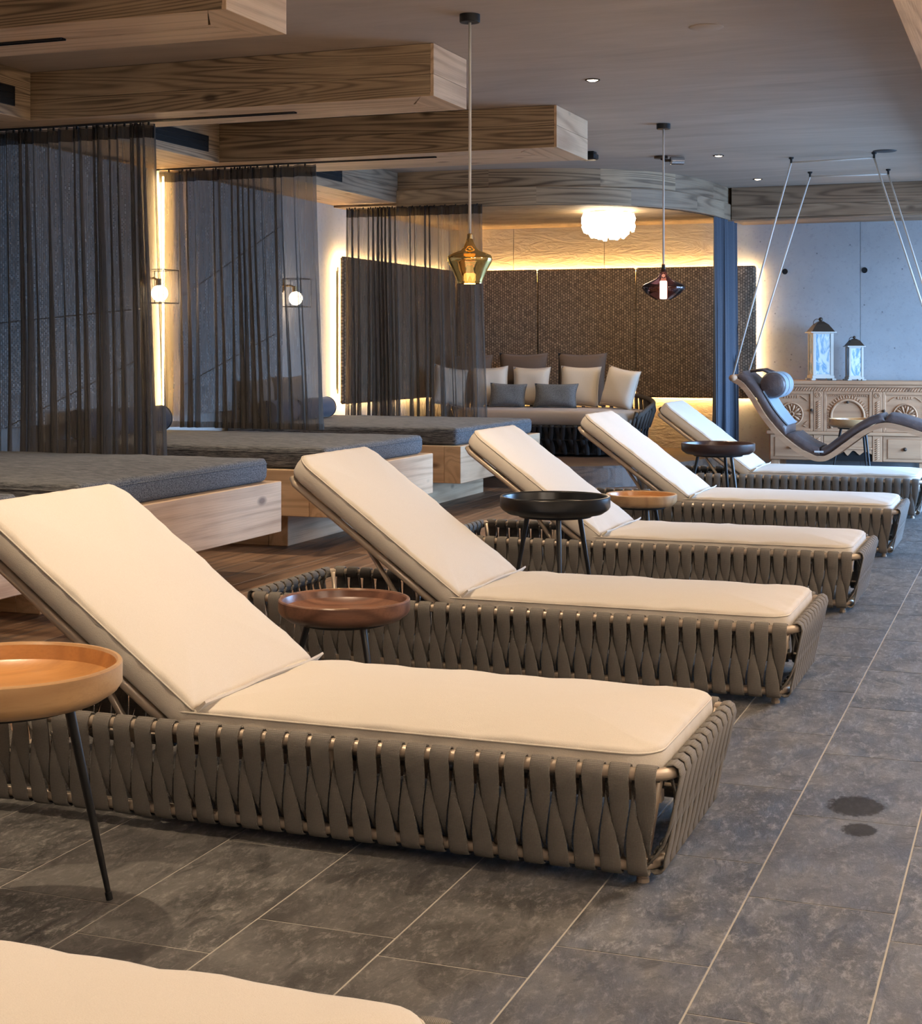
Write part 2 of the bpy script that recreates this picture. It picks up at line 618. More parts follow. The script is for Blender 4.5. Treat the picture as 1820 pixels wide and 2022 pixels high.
def bbox(x0, x1, y0, y1, z0, z1, bev=0.004):
    """box with a small bevel"""
    b = MB()
    if bev <= 0:
        return b.box(x0, x1, y0, y1, z0, z1)
    rings = []
    for z, d in ((z0, bev), (z0 + bev, 0), (z1 - bev, 0), (z1, bev)):
        c = bev
        rings.append([(x0 + d + c, y0 + d, z), (x1 - d - c, y0 + d, z), (x1 - d, y0 + d + c, z), (x1 - d, y1 - d - c, z),
                      (x1 - d - c, y1 - d, z), (x0 + d + c, y1 - d, z), (x0 + d, y1 - d - c, z), (x0 + d, y0 + d + c, z)])
    return b.loft(rings)


def thing(name, label, cat, loc=(0, 0, 0), rotz=0.0, group=None):
    o = put(name, None, None, loc, (0, 0, rotz))
    o.empty_display_size = 0.1
    return tag(o, label, cat, group)


def tag(o, label, cat, group=None):
    o['label'] = label
    o['category'] = cat
    if group:
        o['group'] = group
    return o


def struct(o):
    o['kind'] = 'structure'
    return o


def stuff(o):
    o['kind'] = 'stuff'
    return o


def copy_tree(root, loc, rotz=None, label=None):
    r = root.copy()
    C.objects.link(r)
    r.location = loc
    if rotz is not None:
        r.rotation_euler = (0, 0, rotz)
    if label:
        r['label'] = label
    for ch in list(root.children):
        c = ch.copy()
        C.objects.link(c)
        c.parent = r
        for g in list(ch.children):
            d = g.copy()
            C.objects.link(d)
            d.parent = c
    return r


def spot(parent, loc, watts, size=1.9, blend=0.6, col=WARM, rad=0.04):
    d = bpy.data.lights.new('lamp_light', 'SPOT')
    d.energy = watts
    d.color = col
    d.spot_size = size
    d.spot_blend = blend
    d.shadow_soft_size = rad
    o = bpy.data.objects.new('lamp_light', d)
    C.objects.link(o)
    o.location = loc
    o.parent = parent
    return o


def point(parent, loc, watts, col=WARM, rad=0.05):
    d = bpy.data.lights.new('lamp_light', 'POINT')
    d.energy = watts
    d.color = col
    d.shadow_soft_size = rad
    o = bpy.data.objects.new('lamp_light', d)
    C.objects.link(o)
    o.location = loc
    o.parent = parent
    return o


# ------------------------------------------------------------------ room shell
XL, YB, YF, ZC, ZS = -6.40, 16.80, -2.5, 2.97, 2.66     # left wall, back wall, wall behind the camera, ceiling, soffit underside
floor = struct(MB().box(XL - 0.2, XR + 0.2, YF - 0.2, YB + 0.2, -0.2, -0.0012).build('floor', 'grout'))
TW, TL, GAP = 0.34, 0.69, 0.0045
tile_me = bbox(GAP / 2, TW - GAP / 2, GAP / 2, TL - GAP / 2, -0.010, 0.0, 0.0008).mesh('tile', 'tile')
phase = {0: 3.68, 1: 3.23, 2: 3.045, 3: 3.147, 4: 2.93, 5: 3.11, 6: 3.228, 7: 3.40, -1: 4.20, -2: 3.35, -3: 3.5}
XT0 = -0.307                                             # one of the long joints
for k in range(-3, 8):
    x0 = XT0 - TW * (k + 1)
    y = phase[k] % TL
    y0 = y + TL if y < 0.8 else y
    j = 0
    while y0 + j * TL < 15.6:
        put('tile', tile_me, floor, (x0, y0 + j * TL, 0))
        j += 1
XW = XT0 - TW * 8                                        # tile / timber border
rest = MB().box(XT0 + TW * 3, XR, YF, YB, -0.012, 0).box(XW, XT0 + TW * 3, YF, 0.78, -0.012, 0)
stuff(rest.build('tile_field', 'tile', floor))
pw = 0.185
xs = XW
col_i = 0
while xs > XL + 0.01:
    x1 = xs
    x0 = max(XL, xs - pw)
    y = 0.2 + (col_i * 0.77) % 1.9
    edges = [0.2] + [y + 0.3 + 2.1 * q for q in range(9) if y + 0.3 + 2.1 * q < 16.6] + [16.8]
    for a, b in zip(edges[:-1], edges[1:]):
        bbox(-(x1 - x0) / 2 + 0.0015, (x1 - x0) / 2 - 0.0015, 0.0015, b - a - 0.0015, -0.012, 0.0, 0.002).build('floor_plank', 'plank', floor, ((x0 + x1) / 2, a, 0))
    xs -= pw
    col_i += 1
stuff(MB().box(XL, XW, YF, 0.2, -0.012, 0).build('plank_field', 'plank', floor))

for (x, y, rx, ry) in ((-0.484, 4.51, 0.10, 0.13), (-0.452, 4.29, 0.06, 0.075)):
    o = put('damp_mark', MB().prism([(math.cos(a), math.sin(a)) for a in [2 * PI * i / 32 for i in range(32)]], 0.0, 0.0004).mesh('damp_mark', 'stain'), floor, (x, y, 0.0003))
    o.scale = (rx, ry, 1)

ceiling = struct(MB().box(XL - 0.2, XR + 0.2, YF - 0.2, YB + 0.2, ZC, ZC + 0.2).build('ceiling', 'ceiling'))
wall_left = struct(MB().box(XL - 0.2, XL, YF - 0.2, YB + 0.2, -0.004, ZC).build('wall_left', 'plaster'))
wall_front = struct(MB().box(XL, XR, YF - 0.2, YF, -0.004, ZC).build('wall_front', 'plaster'))
wb_ = MB().box(XR, XR + 0.2, YF - 0.2, YB + 0.2, -0.004, 0.15).box(XR, XR + 0.2, YF - 0.2, YB + 0.2, 2.55, ZC)
ys = [YF - 0.2] + [q for w in WIN for q in w] + [YB + 0.2]
for a, b in zip(ys[::2], ys[1::2]):
    wb_.box(XR, XR + 0.2, a, b, 0.15, 2.55)
struct(wb_.build('wall_right', 'plaster'))
for i, (a, b) in enumerate(WIN):
    w = MB().box(XR + 0.08, XR + 0.14, a, b, 0.15, 0.21).box(XR + 0.08, XR + 0.14, a, b, 2.49, 2.55)
    for q in (a, (a + b) / 2 - 0.03, b - 0.06):
        w.box(XR + 0.08, XR + 0.14, q, q + 0.06, 0.21, 2.49)
    struct(w.build('window_%d' % (i + 1), 'black'))

# back wall: bare concrete cast in bays; the alcove part is finished in ochre plaster
wall_back = struct(MB().box(XL, XR, YB + 0.012, YB + 0.2, -0.004, ZC).build('wall_back', 'void'))
for x0, x1, mt in ((XL, -5.62, 'alcove'), (-5.62, -4.55, 'alcove'), (-4.55, -3.12, 'alcove'), (-3.12, -1.765, 'concrete'), (-1.765, -0.4, 'concrete'), (-0.4, 0.95, 'concrete'), (0.95, XR, 'concrete')):
    bbox(x0 + 0.002, x1 - 0.002, YB, YB + 0.012, 0, ZC, 0.002).build('concrete_panel', mt, wall_back)
hole = MB().lathe([(0.0, 0.0), (0.024, 0.0), (0.030, 0.004), (0.031, 0.0)], 16)
hole_me = hole.mesh('tie_hole', 'void')
for x in (-2.55, -1.72, -3.9, -0.3, 0.5):
    for z in (2.12, 0.62):
        put('tie_hole', hole_me, wall_back, (x, YB - 0.003, z), (PI / 2, 0, 0))

# ------------------------------------------------------------------ ceiling beams and soffits
ZB = 2.68


def boards_front(parent, x0, x1, y, z0, z1, mat, splits, t=0.02):
    zz = [z0] + splits + [z1]
    for a, b in zip(zz[:-1], zz[1:]):
        bbox(x0, x1, y, y + t, a + 0.0008, b - 0.0008, 0.002).build('face_board', mat, parent)


def beam(y0, y1, x0, x1, splits, label, slot_to, mat='aged', ym=None):
    t = thing('ceiling_beam', label, 'beam', (0, 0, 0), group='timber ceiling beams')
    MB().box(x0, x1 - 0.03, y0 + 0.02, y1 - 0.02, ZB + 0.021, ZC).build('core', mat + '_x', t)
    boards_front(t, x0, x1 - 0.0005, y0, ZB, ZC - 0.001, mat + '_x', splits)
    boards_front(t, x0, x1 - 0.0005, y1 - 0.02, ZB, ZC - 0.001, mat + '_x', splits)
    zz = [ZB] + splits + [ZC - 0.001]
    for a, b in zip(zz[:-1], zz[1:]):                     # end boards
        bbox(x1, x1 + 0.02, y0, y1, a + 0.0008, b - 0.0008, 0.002).build('end_board', 'bed_y', t)
    # underside: two long boards either side of the curtain slot, mitred end board
    ym = ym or (y0 + y1) / 2
    w = y1 - y0
    e = x1 + 0.02 - w * 0.42
    for ya, yb, sa, sb in ((y0 + 0.0005, ym - 0.02, 0.0, 0.6), (ym + 0.02, y1 - 0.0005, 0.6, 0.0)):
        xa, xb = x1 + 0.018 - 0.0, x1 + 0.018 - 0.0
        MB().prism([(x0, ya), (e + (0.14 if ya < ym else 0.0), ya), (e + (0.0 if ya < ym else 0.14), yb), (x0, yb)], ZB, ZB + 0.02).build('underside_board', 'bed_x', t)
    MB().prism([(e + 0.142, y0 + 0.0005), (x1 + 0.0195, y0 + 0.0005), (x1 + 0.0195, y1 - 0.0005), (e + 0.142, y1 - 0.0005), (e + 0.002, ym)], ZB, ZB + 0.02).build('underside_end', 'bed_y', t)
    MB().box(slot_to, e + 0.03, ym - 0.0195, ym + 0.0195, ZB + 0.001, ZB + 0.02).build('slot_filler', 'bed_x', t)
    k = MB().box(x0, slot_to, ym - 0.0195, ym + 0.0195, ZB + 0.012, ZB + 0.02)
    for dy in (-0.0195, 0.0155):
        k.box(x0, slot_to, ym + dy, ym + dy + 0.004, ZB - 0.008, ZB + 0.012)
    tr = k.build('curtain_track', 'black')
    return t, tr


bm = [(5.58, 6.12, [], 'broad timber ceiling beam at the upper left edge, nearest the camera', -4.07, 'black curtain track in the nearest timber beam at upper left'),
      (7.89, 8.41, [2.80], 'timber ceiling beam whose pale end hides behind the gold pendant cord', -4.07, 'black curtain track in the beam above the leftmost sheer curtain'),
      (10.2, 10.98, [2.83], 'timber ceiling beam farthest from the camera, ending beside a small black speaker', -4.07, 'black curtain track in the beam above the middle sheer curtain')]
for y0, y1, sp, lab, st, lab2 in bm:
    b_, tr_ = beam(y0, y1, XL, -3.12, sp, lab, st, ym=10.40 if y0 > 10 else None)
    tag(tr_, lab2, 'track', 'curtain tracks')

# fascia along the left wall between the beams
XFAS = -5.72
tn = 0


def fascia(y0, y1, label_mat='aged'):
    global tn
    tn += 1
    t = struct(put('trim_%d' % tn, None))
    zm = 2.83
    MB().box(XL, XFAS - 0.02, y0, y1, ZB + 0.02, ZC).build('soffit_core', 'aged_y', t)
    for a, b in ((ZB, zm), (zm, ZC - 0.001)):
        bbox(XFAS - 0.02, XFAS, y0 + 0.001, y1 - 0.001, a + 0.0008, b - 0.0008, 0.002).build('face_board', label_mat + '_y', t)
    n = 3
    for i in range(n):
        a = XL + (XFAS - XL) * i / n
        b = XL + (XFAS - XL) * (i + 1) / n
        bbox(a + 0.001, b - 0.001, y0 + 0.001, y1 - 0.001, ZB - 0.001, ZB + 0.019, 0.002).build('underside_board', 'bed_y', t)
    return t


fascia(YF, 5.575)
fascia(6.125, 7.885)
fascia(8.415, 10.195)
fascia(10.985, 13.62, 'grey')
for (ya, yb, za, zb, lab) in ((7.35, 7.72, 2.745, 2.855, 'black air slot in the fascia at the left edge above the first curtain'),
                              (9.0, 10.02, 2.745, 2.855, 'black air slot in the fascia above and right of the leftmost curtain'),
                              (11.2, 12.35, 2.755, 2.865, 'black air slot in the fascia right of the middle curtain header')):
    v = thing('air_vent', lab, 'vent', (XFAS, (ya + yb) / 2, za), group='fascia air vents')
    h = (yb - ya) / 2
    MB().box(0.0, 0.003, -h, h, 0, zb - za).build('slot_back', 'void', v)
    f = MB().box(0.0, 0.006, -h, h, -0.004, 0.0).box(0.0, 0.006, -h, h, zb - za, zb - za + 0.004)
    f.box(0, 0.006, -h - 0.004, -h, -0.004, zb - za + 0.004).box(0, 0.006, h, h + 0.004, -0.004, zb - za + 0.004)
    f.build('slot_frame', 'black', v)
    for q in range(2):
        z = (zb - za) * (q + 1) / 3
        MB().box(0.001, 0.005, -h, h, z - 0.002, z + 0.002).build('slat', 'black', v)

# curved soffit above the alcove
curve = [(XFAS, 13.62), (-5.2, 13.63), (-4.7, 13.66), (-4.3, 13.74), (-3.95, 13.88), (-3.66, 14.08), (-3.43, 14.34), (-3.25, 14.68), (-3.14, 15.08), (-3.07, 15.55), (-3.04, 16.05), (-3.03, 16.3)]


def resample(pts, n):
    P = [Vector((x, y)) for x, y in pts]
    L = [0]
    for a, b in zip(P[:-1], P[1:]):
        L.append(L[-1] + (b - a).length)
    out = []
    for i in range(n + 1):
        d = L[-1] * i / n
        j = max(k for k in range(len(L)) if L[k] <= d + 1e-9)
        j = min(j, len(P) - 2)
        f = (d - L[j]) / (L[j + 1] - L[j])
        out.append(P[j].lerp(P[j + 1], f))
    # light smoothing keeps the bend even
    for _ in range(6):
        out = [out[0]] + [(out[i - 1] + out[i] * 2 + out[i + 1]) / 4 for i in range(1, n)] + [out[-1]]
    return out


CV = resample(curve, 60)


def normals(P):
    o = []
    for i in range(len(P)):
        t = (P[min(i + 1, len(P) - 1)] - P[max(i - 1, 0)]).normalized()
        o.append(Vector((t.y, -t.x)))                    # outward (towards the room)
    return o


CN = normals(CV)


def strip(i0, i1, off0, off1, z0, z1):
    rings = []
    for i in range(i0, i1 + 1):
        a = CV[i] + CN[i] * off0
        b = CV[i] + CN[i] * off1
        rings.append([(a.x, a.y, z0), (b.x, b.y, z0), (b.x, b.y, z1), (a.x, a.y, z1)])
    return MB().loft(rings)


tn += 1
sof = struct(put('trim_%d' % tn, None))
for tier, (za, zb, o1, cuts) in enumerate(((ZS - 0.03, ZS + 0.135, 0.03, [0, 18, 30, 43, 54, 60]), (ZS + 0.137, ZC - 0.001, 0.0, [0, 12, 26, 38, 50, 60]))):
    for a, b in zip(cuts[:-1], cuts[1:]):
        s_ = strip(a, b, o1 - 0.03, o1, za, zb)
        ob = s_.build('curved_board', 'aged_uv' if b <= 38 else 'grey_uv', sof, smooth=True, angle=30)
        uv = ob.data.uv_layers.new(name='UVMap')
        acc = [0.0]
        for p0, p1 in zip(CV[:-1], CV[1:]):
            acc.append(acc[-1] + (p1 - p0).length)
        for lp in ob.data.loops:
            co = ob.data.vertices[lp.vertex_index].co
            i_n = min(range(len(CV)), key=lambda i: (CV[i].x - co.x) ** 2 + (CV[i].y - co.y) ** 2)
            uv.data[lp.index].uv = (acc[i_n], co.z)
# underside planks, cut along the curve


def curve_x(y):
    best = CV[0].x if y <= CV[0].y else CV[-1].x
    for a, b in zip(CV[:-1], CV[1:]):
        if a.y <= y <= b.y and b.y > a.y:
            f = (y - a.y) / (b.y - a.y)
            best = a.x + (b.x - a.x) * f
    return best


ye = [13.64 + 0.2 * i for i in range(16)] + [YB - 0.001]
for a, b in zip(ye[:-1], ye[1:]):
    if b - a < 0.02:
        continue
    xa, xb = curve_x(a) - 0.02, curve_x(b) - 0.02
    MB().prism([(XL, a + 0.0015), (xa, a + 0.0015), (xb, b - 0.0015), (XL, b - 0.0015)], ZS, ZS + 0.02).build('underside_plank', 'aged_x', sof)
cvt = [(p.x - n.x * 0.05, p.y - n.y * 0.05) for p, n in zip(CV, CN)]
tag(MB().tube([(x, y, ZS - 0.018) for x, y in cvt], 0.012, 6).build('curtain_track', 'black', smooth=True), 'curved black curtain track under the rounded timber soffit', 'track', 'curtain tracks')

# beam along the concrete wall
tn += 1
t = struct(put('trim_%d' % tn, None))
for z0, z1 in ((2.65, 2.78), (2.78, ZC - 0.001)):
    for x0, x1 in ((-3.0, -0.9), (-0.9, XR)):
        bbox(x0 + 0.001, x1 - 0.001, 16.12, 16.14, z0 + 0.001, z1 - 0.001, 0.002).build('face_board', 'grey_x', t)
for k in range(3):
    bbox(-3.0, XR, 16.12 + k * 0.227 + 0.001, 16.12 + (k + 1) * 0.226, 2.63, 2.649, 0.002).build('underside_board', 'grey_x', t)
# wide soffit on the window side
tn += 1
t = struct(put('trim_%d' % tn, None))
k = 0
x = -0.545
while x < XR - 0.01:
    x1 = min(XR, x + 0.36)
    for a, b in ((YF, 1.2), (1.2, 6.08 + (k % 2) * 1.7), (6.08 + (k % 2) * 1.7, 11.4 + (k % 3)), (11.4 + (k % 3), 16.1)):
        bbox(x + 0.001, x1 - 0.001, a + 0.001, b - 0.001, ZB, ZB + 0.02, 0.003).build('underside_board', 'bed_y', t)
    x = x1
    k += 1
for a, b in ((YF, 4.0), (4.0, 10.0), (10.0, 16.1)):
    bbox(-0.545, -0.525, a + 0.001, b - 0.001, ZB + 0.021, ZC - 0.001, 0.002).build('face_board', 'bed_y', t)

# ------------------------------------------------------------------ alcove platform
plat = [(XL, YB), (XL, 13.75)] + [(p.x, p.y + 0.0) for p in CV[4:]] + [(-3.03, YB)]
poly = list(reversed(plat))
ZP = 0.20
MBp = MB().prism([(x, y) for x, y in plat], 0.0, ZP - 0.02)
pf = struct(MBp.build('floor_platform', 'platform'))
ye = [13.66 + 0.16 * i for i in range(20)] + [YB]
for a, b in zip(ye[:-1], ye[1:]):
    if b > YB + 1e-6 or b - a < 0.01:
        continue
    xa, xb = curve_x(a) + 0.012, curve_x(b) + 0.012
    if a < 13.7:
        continue
    MB().prism([(XL, a + 0.001), (xa, a + 0.001), (xb, b - 0.001), (XL, b - 0.001)], ZP - 0.02, ZP).build('floor_plank', 'platform', pf)

# ------------------------------------------------------------------ upholstered panels with light behind
PZ0, PZ1 = 0.755, 2.185


def panel_box(name, label, mat, x0, x1, y0, y1, z0, z1, group):
    t = thing(name, label, 'wall panel', ((x0 + x1) / 2, (y0 + y1) / 2, z0), group=group)
    hx, hy = (x1 - x0) / 2, (y1 - y0) / 2
    bbox(-hx, hx, -hy, hy, 0, z1 - z0, 0.018).build('padded_cover', mat, t, smooth=True, angle=40)
    c = MB()
    if x1 - x0 > y1 - y0:
        c.box(-hx + 0.06, hx - 0.06, hy, hy + 0.05, 0.1, z1 - z0 - 0.1)
    else:
        c.box(-hx - 0.05, -hx, -hy + 0.06, hy - 0.06, 0.1, z1 - z0 - 0.1)
    c.build('batten', 'black', t)
    return t


YP = YB - 0.11
px = [-6.28, -5.31, -4.17, -2.84]
labs = ['brown woven wall panel in the alcove corner behind the far sheer curtain edge', 'brown woven wall panel behind the two plainly seen brown sofa cushions',
        'brown woven wall panel with the dark blue drape hanging before its right end']
for a, b, lb in zip(px[:-1], px[1:], labs):
    panel_box('upholstered_panel', lb, 'weave_back', a + 0.003, b - 0.003, YP, YP + 0.05, PZ0, PZ1, 'woven panels on the back wall')
panel_box('upholstered_panel', 'brown woven wall panel on the left wall behind the far sheer curtain, nearer half', 'weave_left', XL + 0.07, XL + 0.12, 13.62, 15.1, PZ0, PZ1, 'woven panels on the left wall')
panel_box('upholstered_panel', 'brown woven wall panel on the left wall next to the alcove corner', 'weave_left', XL + 0.07, XL + 0.12, 15.106, YP - 0.01, PZ0, PZ1, 'woven panels on the left wall')


def led(x0, x1, y0, y1, z0, z1, label):
    tag(MB().box(x0, x1, y0, y1, z0, z1).build('led_strip', 'led'), label, 'light strip', 'light strips behind wall panels')


led(px[0] + 0.05, px[-1] - 0.04, YP + 0.055, YP + 0.067, PZ1 - 0.035, PZ1 - 0.023, 'warm light strip along the top of the woven panels on the back wall')
led(px[0] + 0.05, px[-1] - 0.04, YP + 0.055, YP + 0.067, PZ0 + 0.023, PZ0 + 0.035, 'warm light strip under the woven panels on the back wall')
led(px[-1] - 0.035, px[-1] - 0.023, YP + 0.055, YP + 0.067, PZ0 + 0.03, PZ1 - 0.03, 'upright warm light strip at the panel edge beside the bare concrete')
led(XL + 0.052, XL + 0.064, 13.66, YP - 0.05, PZ1 - 0.035, PZ1 - 0.023, 'warm light strip along the top of the left wall panel by the alcove')
led(XL + 0.052, XL + 0.064, 13.66, YP - 0.05, PZ0 + 0.023, PZ0 + 0.035, 'warm light strip under the left wall panel by the alcove')
led(XL + 0.052, XL + 0.064, 13.643, 13.655, PZ0 + 0.03, PZ1 - 0.03, 'upright warm light strip at the near edge of the panel behind the far curtain')


def clip(poly, n, d, keep):
    out = []
    m = len(poly)
    for i in range(m):
        a, b = poly[i], poly[(i + 1) % m]
        da = (a[0] * n[0] + a[1] * n[1] - d) * keep
        db = (b[0] * n[0] + b[1] * n[1] - d) * keep
        if da >= 0:
            out.append(a)
        if da * db < 0:
            f = da / (da - db)
            out.append((a[0] + (b[0] - a[0]) * f, a[1] + (b[1] - a[1]) * f))
    return out


def facet_panel(y0, y1, z0, z1, seams, label):
    t = thing('upholstered_panel', label, 'wall panel', (XL + 0.07, (y0 + y1) / 2, z0), group='full height grey panels')
    polys = [[(y0, z0), (y1, z0), (y1, z1), (y0, z1)]]
    for (ya, za, yb, zb) in seams:
        n = (-(zb - za), (yb - ya))
        L = math.hypot(*n)
        n = (n[0] / L, n[1] / L)
        d = ya * n[0] + za * n[1]
        new = []
        for p in polys:
            a, b = clip(p, n, d + 0.004, 1), clip(p, n, d - 0.004, -1)
            new += [q for q in (a, b) if len(q) > 2]
        polys = new
    ym = (y0 + y1) / 2
    mat = Matrix(((0, 0, 1, 0), (1, 0, 0, 0), (0, 1, 0, 0), (0, 0, 0, 1)))
    for p in polys:
        MB().prism_m([(a - ym, b - z0) for a, b in p], 0.0, 0.05, mat).build('fabric_facet', 'weave_grey', t)
    MB().box(-0.03, 0.0, y0 - ym + 0.05, y1 - ym - 0.05, 0.05, z1 - z0 - 0.05).build('backing', 'black', t)
    return t


facet_panel(10.47, 12.32, 0.78, 2.655, [(10.4, 1.62, 12.4, 2.42), (10.4, 0.95, 12.4, 1.48)], 'grey woven panel with slanting seams behind the middle sheer curtain')
facet_panel(7.9, 10.0, 0.78, 2.655, [(7.8, 1.42, 10.1, 1.60), (7.8, 0.62, 10.1, 1.25)], 'grey woven panel with slanting seams behind the leftmost sheer curtain')
led(XL + 0.03, XL + 0.042, 10.452, 10.464, 0.8, 2.63, 'upright warm light strip between the leftmost and middle sheer curtains')


# ------------------------------------------------------------------ wall lamps
def sconce(y, z, label):
    t = thing('wall_lamp', label, 'wall lamp', (XL, y, z), group='caged wall lamps')
    pl = MB().lathe([(0, 0.0), (0.062, 0.0), (0.062, 0.014), (0.05, 0.02), (0, 0.02)], 24)
    pl.build('wall_plate', 'brass', t, (0, 0, 0.03), (0, PI / 2, 0), True, 30)
    MB().tube([(0.01, 0, 0.03), (0.10, 0, 0.03), (0.125, 0, 0.02), (0.13, 0, 0.0)], 0.009, 8).build('arm', 'brass', t, smooth=True)
    MB().lathe([(0, 0.03), (0.02, 0.03), (0.022, -0.03), (0, -0.03)], 16).build('socket', 'brass', t, (0.14, 0, -0.005), smooth=True, angle=30)
    rr = [(0.062 * math.sin(a), 0.062 * math.cos(a)) for a in [PI * i / 14 for i in range(15)]]
    MB().lathe([(r, z_) for r, z_ in rr], 20).build('bulb', 'bulb', t, (0.15, 0, -0.085), smooth=True)
    cg = [(0.04, -0.11), (0.25, -0.11), (0.25, 0.11), (0.04, 0.11)]
    for x, yy in cg:
        MB().tube([(x, yy, -0.16), (x, yy, 0.09)], 0.0035, 5).build('cage_bar', 'black', t)
    for zz in (-0.16, 0.09):
        MB().tube([(x, yy, zz) for x, yy in cg], 0.0035, 5, True).build('cage_ring', 'black', t)
    point(t, (0.15, 0, -0.085), 9.0, rad=0.062).data.shadow_soft_size = 0.065
    return t


sconce(10.22, 1.80, 'caged wall lamp glowing between the leftmost and middle sheer curtains')
sconce(12.52, 1.83, 'caged wall lamp glowing behind the right edge of the middle sheer curtain')


# ------------------------------------------------------------------ curtains
def curtain(name, label, path, ztop, zbot, pleats, amp, mat, tape, drift=(0.0, 0.0), seed=1, flare=0.0, nz=14):
    """path: list of xy points of the rail. Pleated cloth with a header tape; the hem spreads by flare"""
    r = random.Random(seed)
    n = pleats * 8
    P = resample(path, n) if len(path) > 2 else [Vector(path[0]).lerp(Vector(path[1]), i / n) for i in range(n + 1)]
    wd = [r.choice((0.45, 0.6, 0.8, 1.3, 1.9)) for _ in range(pleats)]
    tot = sum(wd)
    kn = [0.0]
    for q in wd:
        kn.append(kn[-1] + q / tot)
    full = P
    P = []
    for i in range(n + 1):
        q = min(pleats - 1, i // 8)
        f = (kn[q] + (kn[q + 1] - kn[q]) * (i / 8 - q)) * n
        j0 = min(n - 1, int(f))
        P.append(full[j0].lerp(full[j0 + 1], f - j0))
    Nn = normals(full)
    jit = [r.uniform(0.55, 1.25) for _ in range(pleats + 2)]
    ph = [r.uniform(-0.9, 0.9) for _ in range(pleats + 2)]
    ctr = P[0]
    rows = []
    for j in range(nz + 1):
        f = j / nz
        z = ztop + (zbot - ztop) * f
        row = []
        for i in range(n + 1):
            k = i / 8
            q = int(k)
            w = jit[q] * (1 - (k - q)) + jit[q + 1] * (k - q)
            d = ph[q] * (1 - (k - q)) + ph[q + 1] * (k - q)
            a = amp * w * (0.75 + 0.5 * f) * math.sin(2 * PI * k + d * f * 1.2)
            b = amp * 0.55 * w * math.sin(4 * PI * k + d) * (0.4 + 0.6 * f)
            p = P[i] + Nn[i] * a
            tdir = Vector((-Nn[i].y, Nn[i].x))
            p = p + tdir * (b + flare * (i / n) * f * f + 0.02 * math.sin(3 * f + d) * f)
            row.append((p.x + drift[0] * f, p.y + drift[1] * f, z))
        rows.append(row)
    base = (P[n // 2].x, P[n // 2].y, zbot)
    t = thing(name, label, 'curtain', base, group='sheer curtains' if mat == 'sheer' else None)
    sh = lambda row: [(x - base[0], y - base[1], z - base[2]) for x, y, z in row]
    rows2 = [sh(q) for q in rows]
    MB().loft(rows2, False, False).build('cloth', mat, t, smooth=True)
    top = rows2[0]
    tape_rows = []
    for dz in (0.012, -0.075):
        tape_rows.append([(x - (0.004 if False else 0), y - 0.004, z + dz) for x, y, z in top])
    MB().loft(tape_rows, False, False).build('header_tape', tape, t, smooth=True)
    hem = []
    for dz in (0.0, 0.045):
        hem.append([(x, y - 0.003, z + dz) for x, y, z in rows2[-1]])
    MB().loft(hem, False, False).build('hem', mat, t, smooth=True)
    for i in range(4, n + 1, 8):
        x, y, z = sh([(P[i].x, P[i].y, ztop)])[0]
        MB().box(x - 0.006, x + 0.006, y - 0.004, y + 0.004, z, z + 0.02).build('glider', 'black', t)
    return t


ZT = ZB - 0.028
curtain('sheer_curtain', 'leftmost charcoal sheer curtain hanging behind the nearest grey daybed', [(-6.25, 8.15), (-5.02, 8.15)], ZT, 0.60, 17, 0.050, 'sheer', 'sheer_tape', (0.03, 0.0), 3, 0.03)
curtain('sheer_curtain', 'middle charcoal sheer curtain hanging behind the second daybed, lamp shining through', [(-6.36, 10.40), (-5.03, 10.40)], ZT, 0.692, 15, 0.048, 'sheer', 'sheer_tape', (0.02, 0.0), 5, 0.06)
curtain('sheer_curtain', 'far charcoal sheer curtain behind the gold pendant, left of the sofa', [(-6.22, 13.56), (-4.84, 13.56)], ZS - 0.035, 0.30, 18, 0.055, 'sheer', 'sheer_tape', (0.0, 0.0), 8, 0.05)
dp = [(-3.07, 15.55), (-3.05, 15.9), (-3.04, 16.25), (-3.03, 16.55)]
curtain('drape', 'dark blue drape gathered at the right end of the alcove', dp, ZS - 0.045, ZP + 0.012, 6, 0.06, 'drape', 'drape', (0, 0), 4, 0.0)


# ------------------------------------------------------------------ soft shapes
def outline(L, W, rad, n_edge=10, n_c=6):
    """rounded rectangle, rad per corner (-x-y, +x-y, +x+y, -x+y)"""
    hx, hy = L / 2, W / 2
    pts = []
    cs = [(-1, -1, PI), (1, -1, 1.5 * PI), (1, 1, 0), (-1, 1, 0.5 * PI)]
    for i, (sx, sy, a0) in enumerate(cs):
        r = max(0.0005, min(rad[i], hx * 0.98, hy * 0.98))
        cx, cyy = sx * (hx - r), sy * (hy - r)
        for k in range(n_c + 1):
            a = a0 + PI / 2 * k / n_c
            pts.append((cx + r * math.cos(a), cyy + r * math.sin(a)))
        sx2, sy2, a2 = cs[(i + 1) % 4]
        r2 = max(0.0005, min(rad[(i + 1) % 4], hx * 0.98, hy * 0.98))
        nx_, ny_ = sx2 * (hx - r2) + r2 * math.cos(a2), sy2 * (hy - r2) + r2 * math.sin(a2)
        x0, y0 = pts[-1]
        for k in range(1, n_edge):
            f = k / n_edge
            pts.append((x0 + (nx_ - x0) * f, y0 + (ny_ - y0) * f))
    return pts


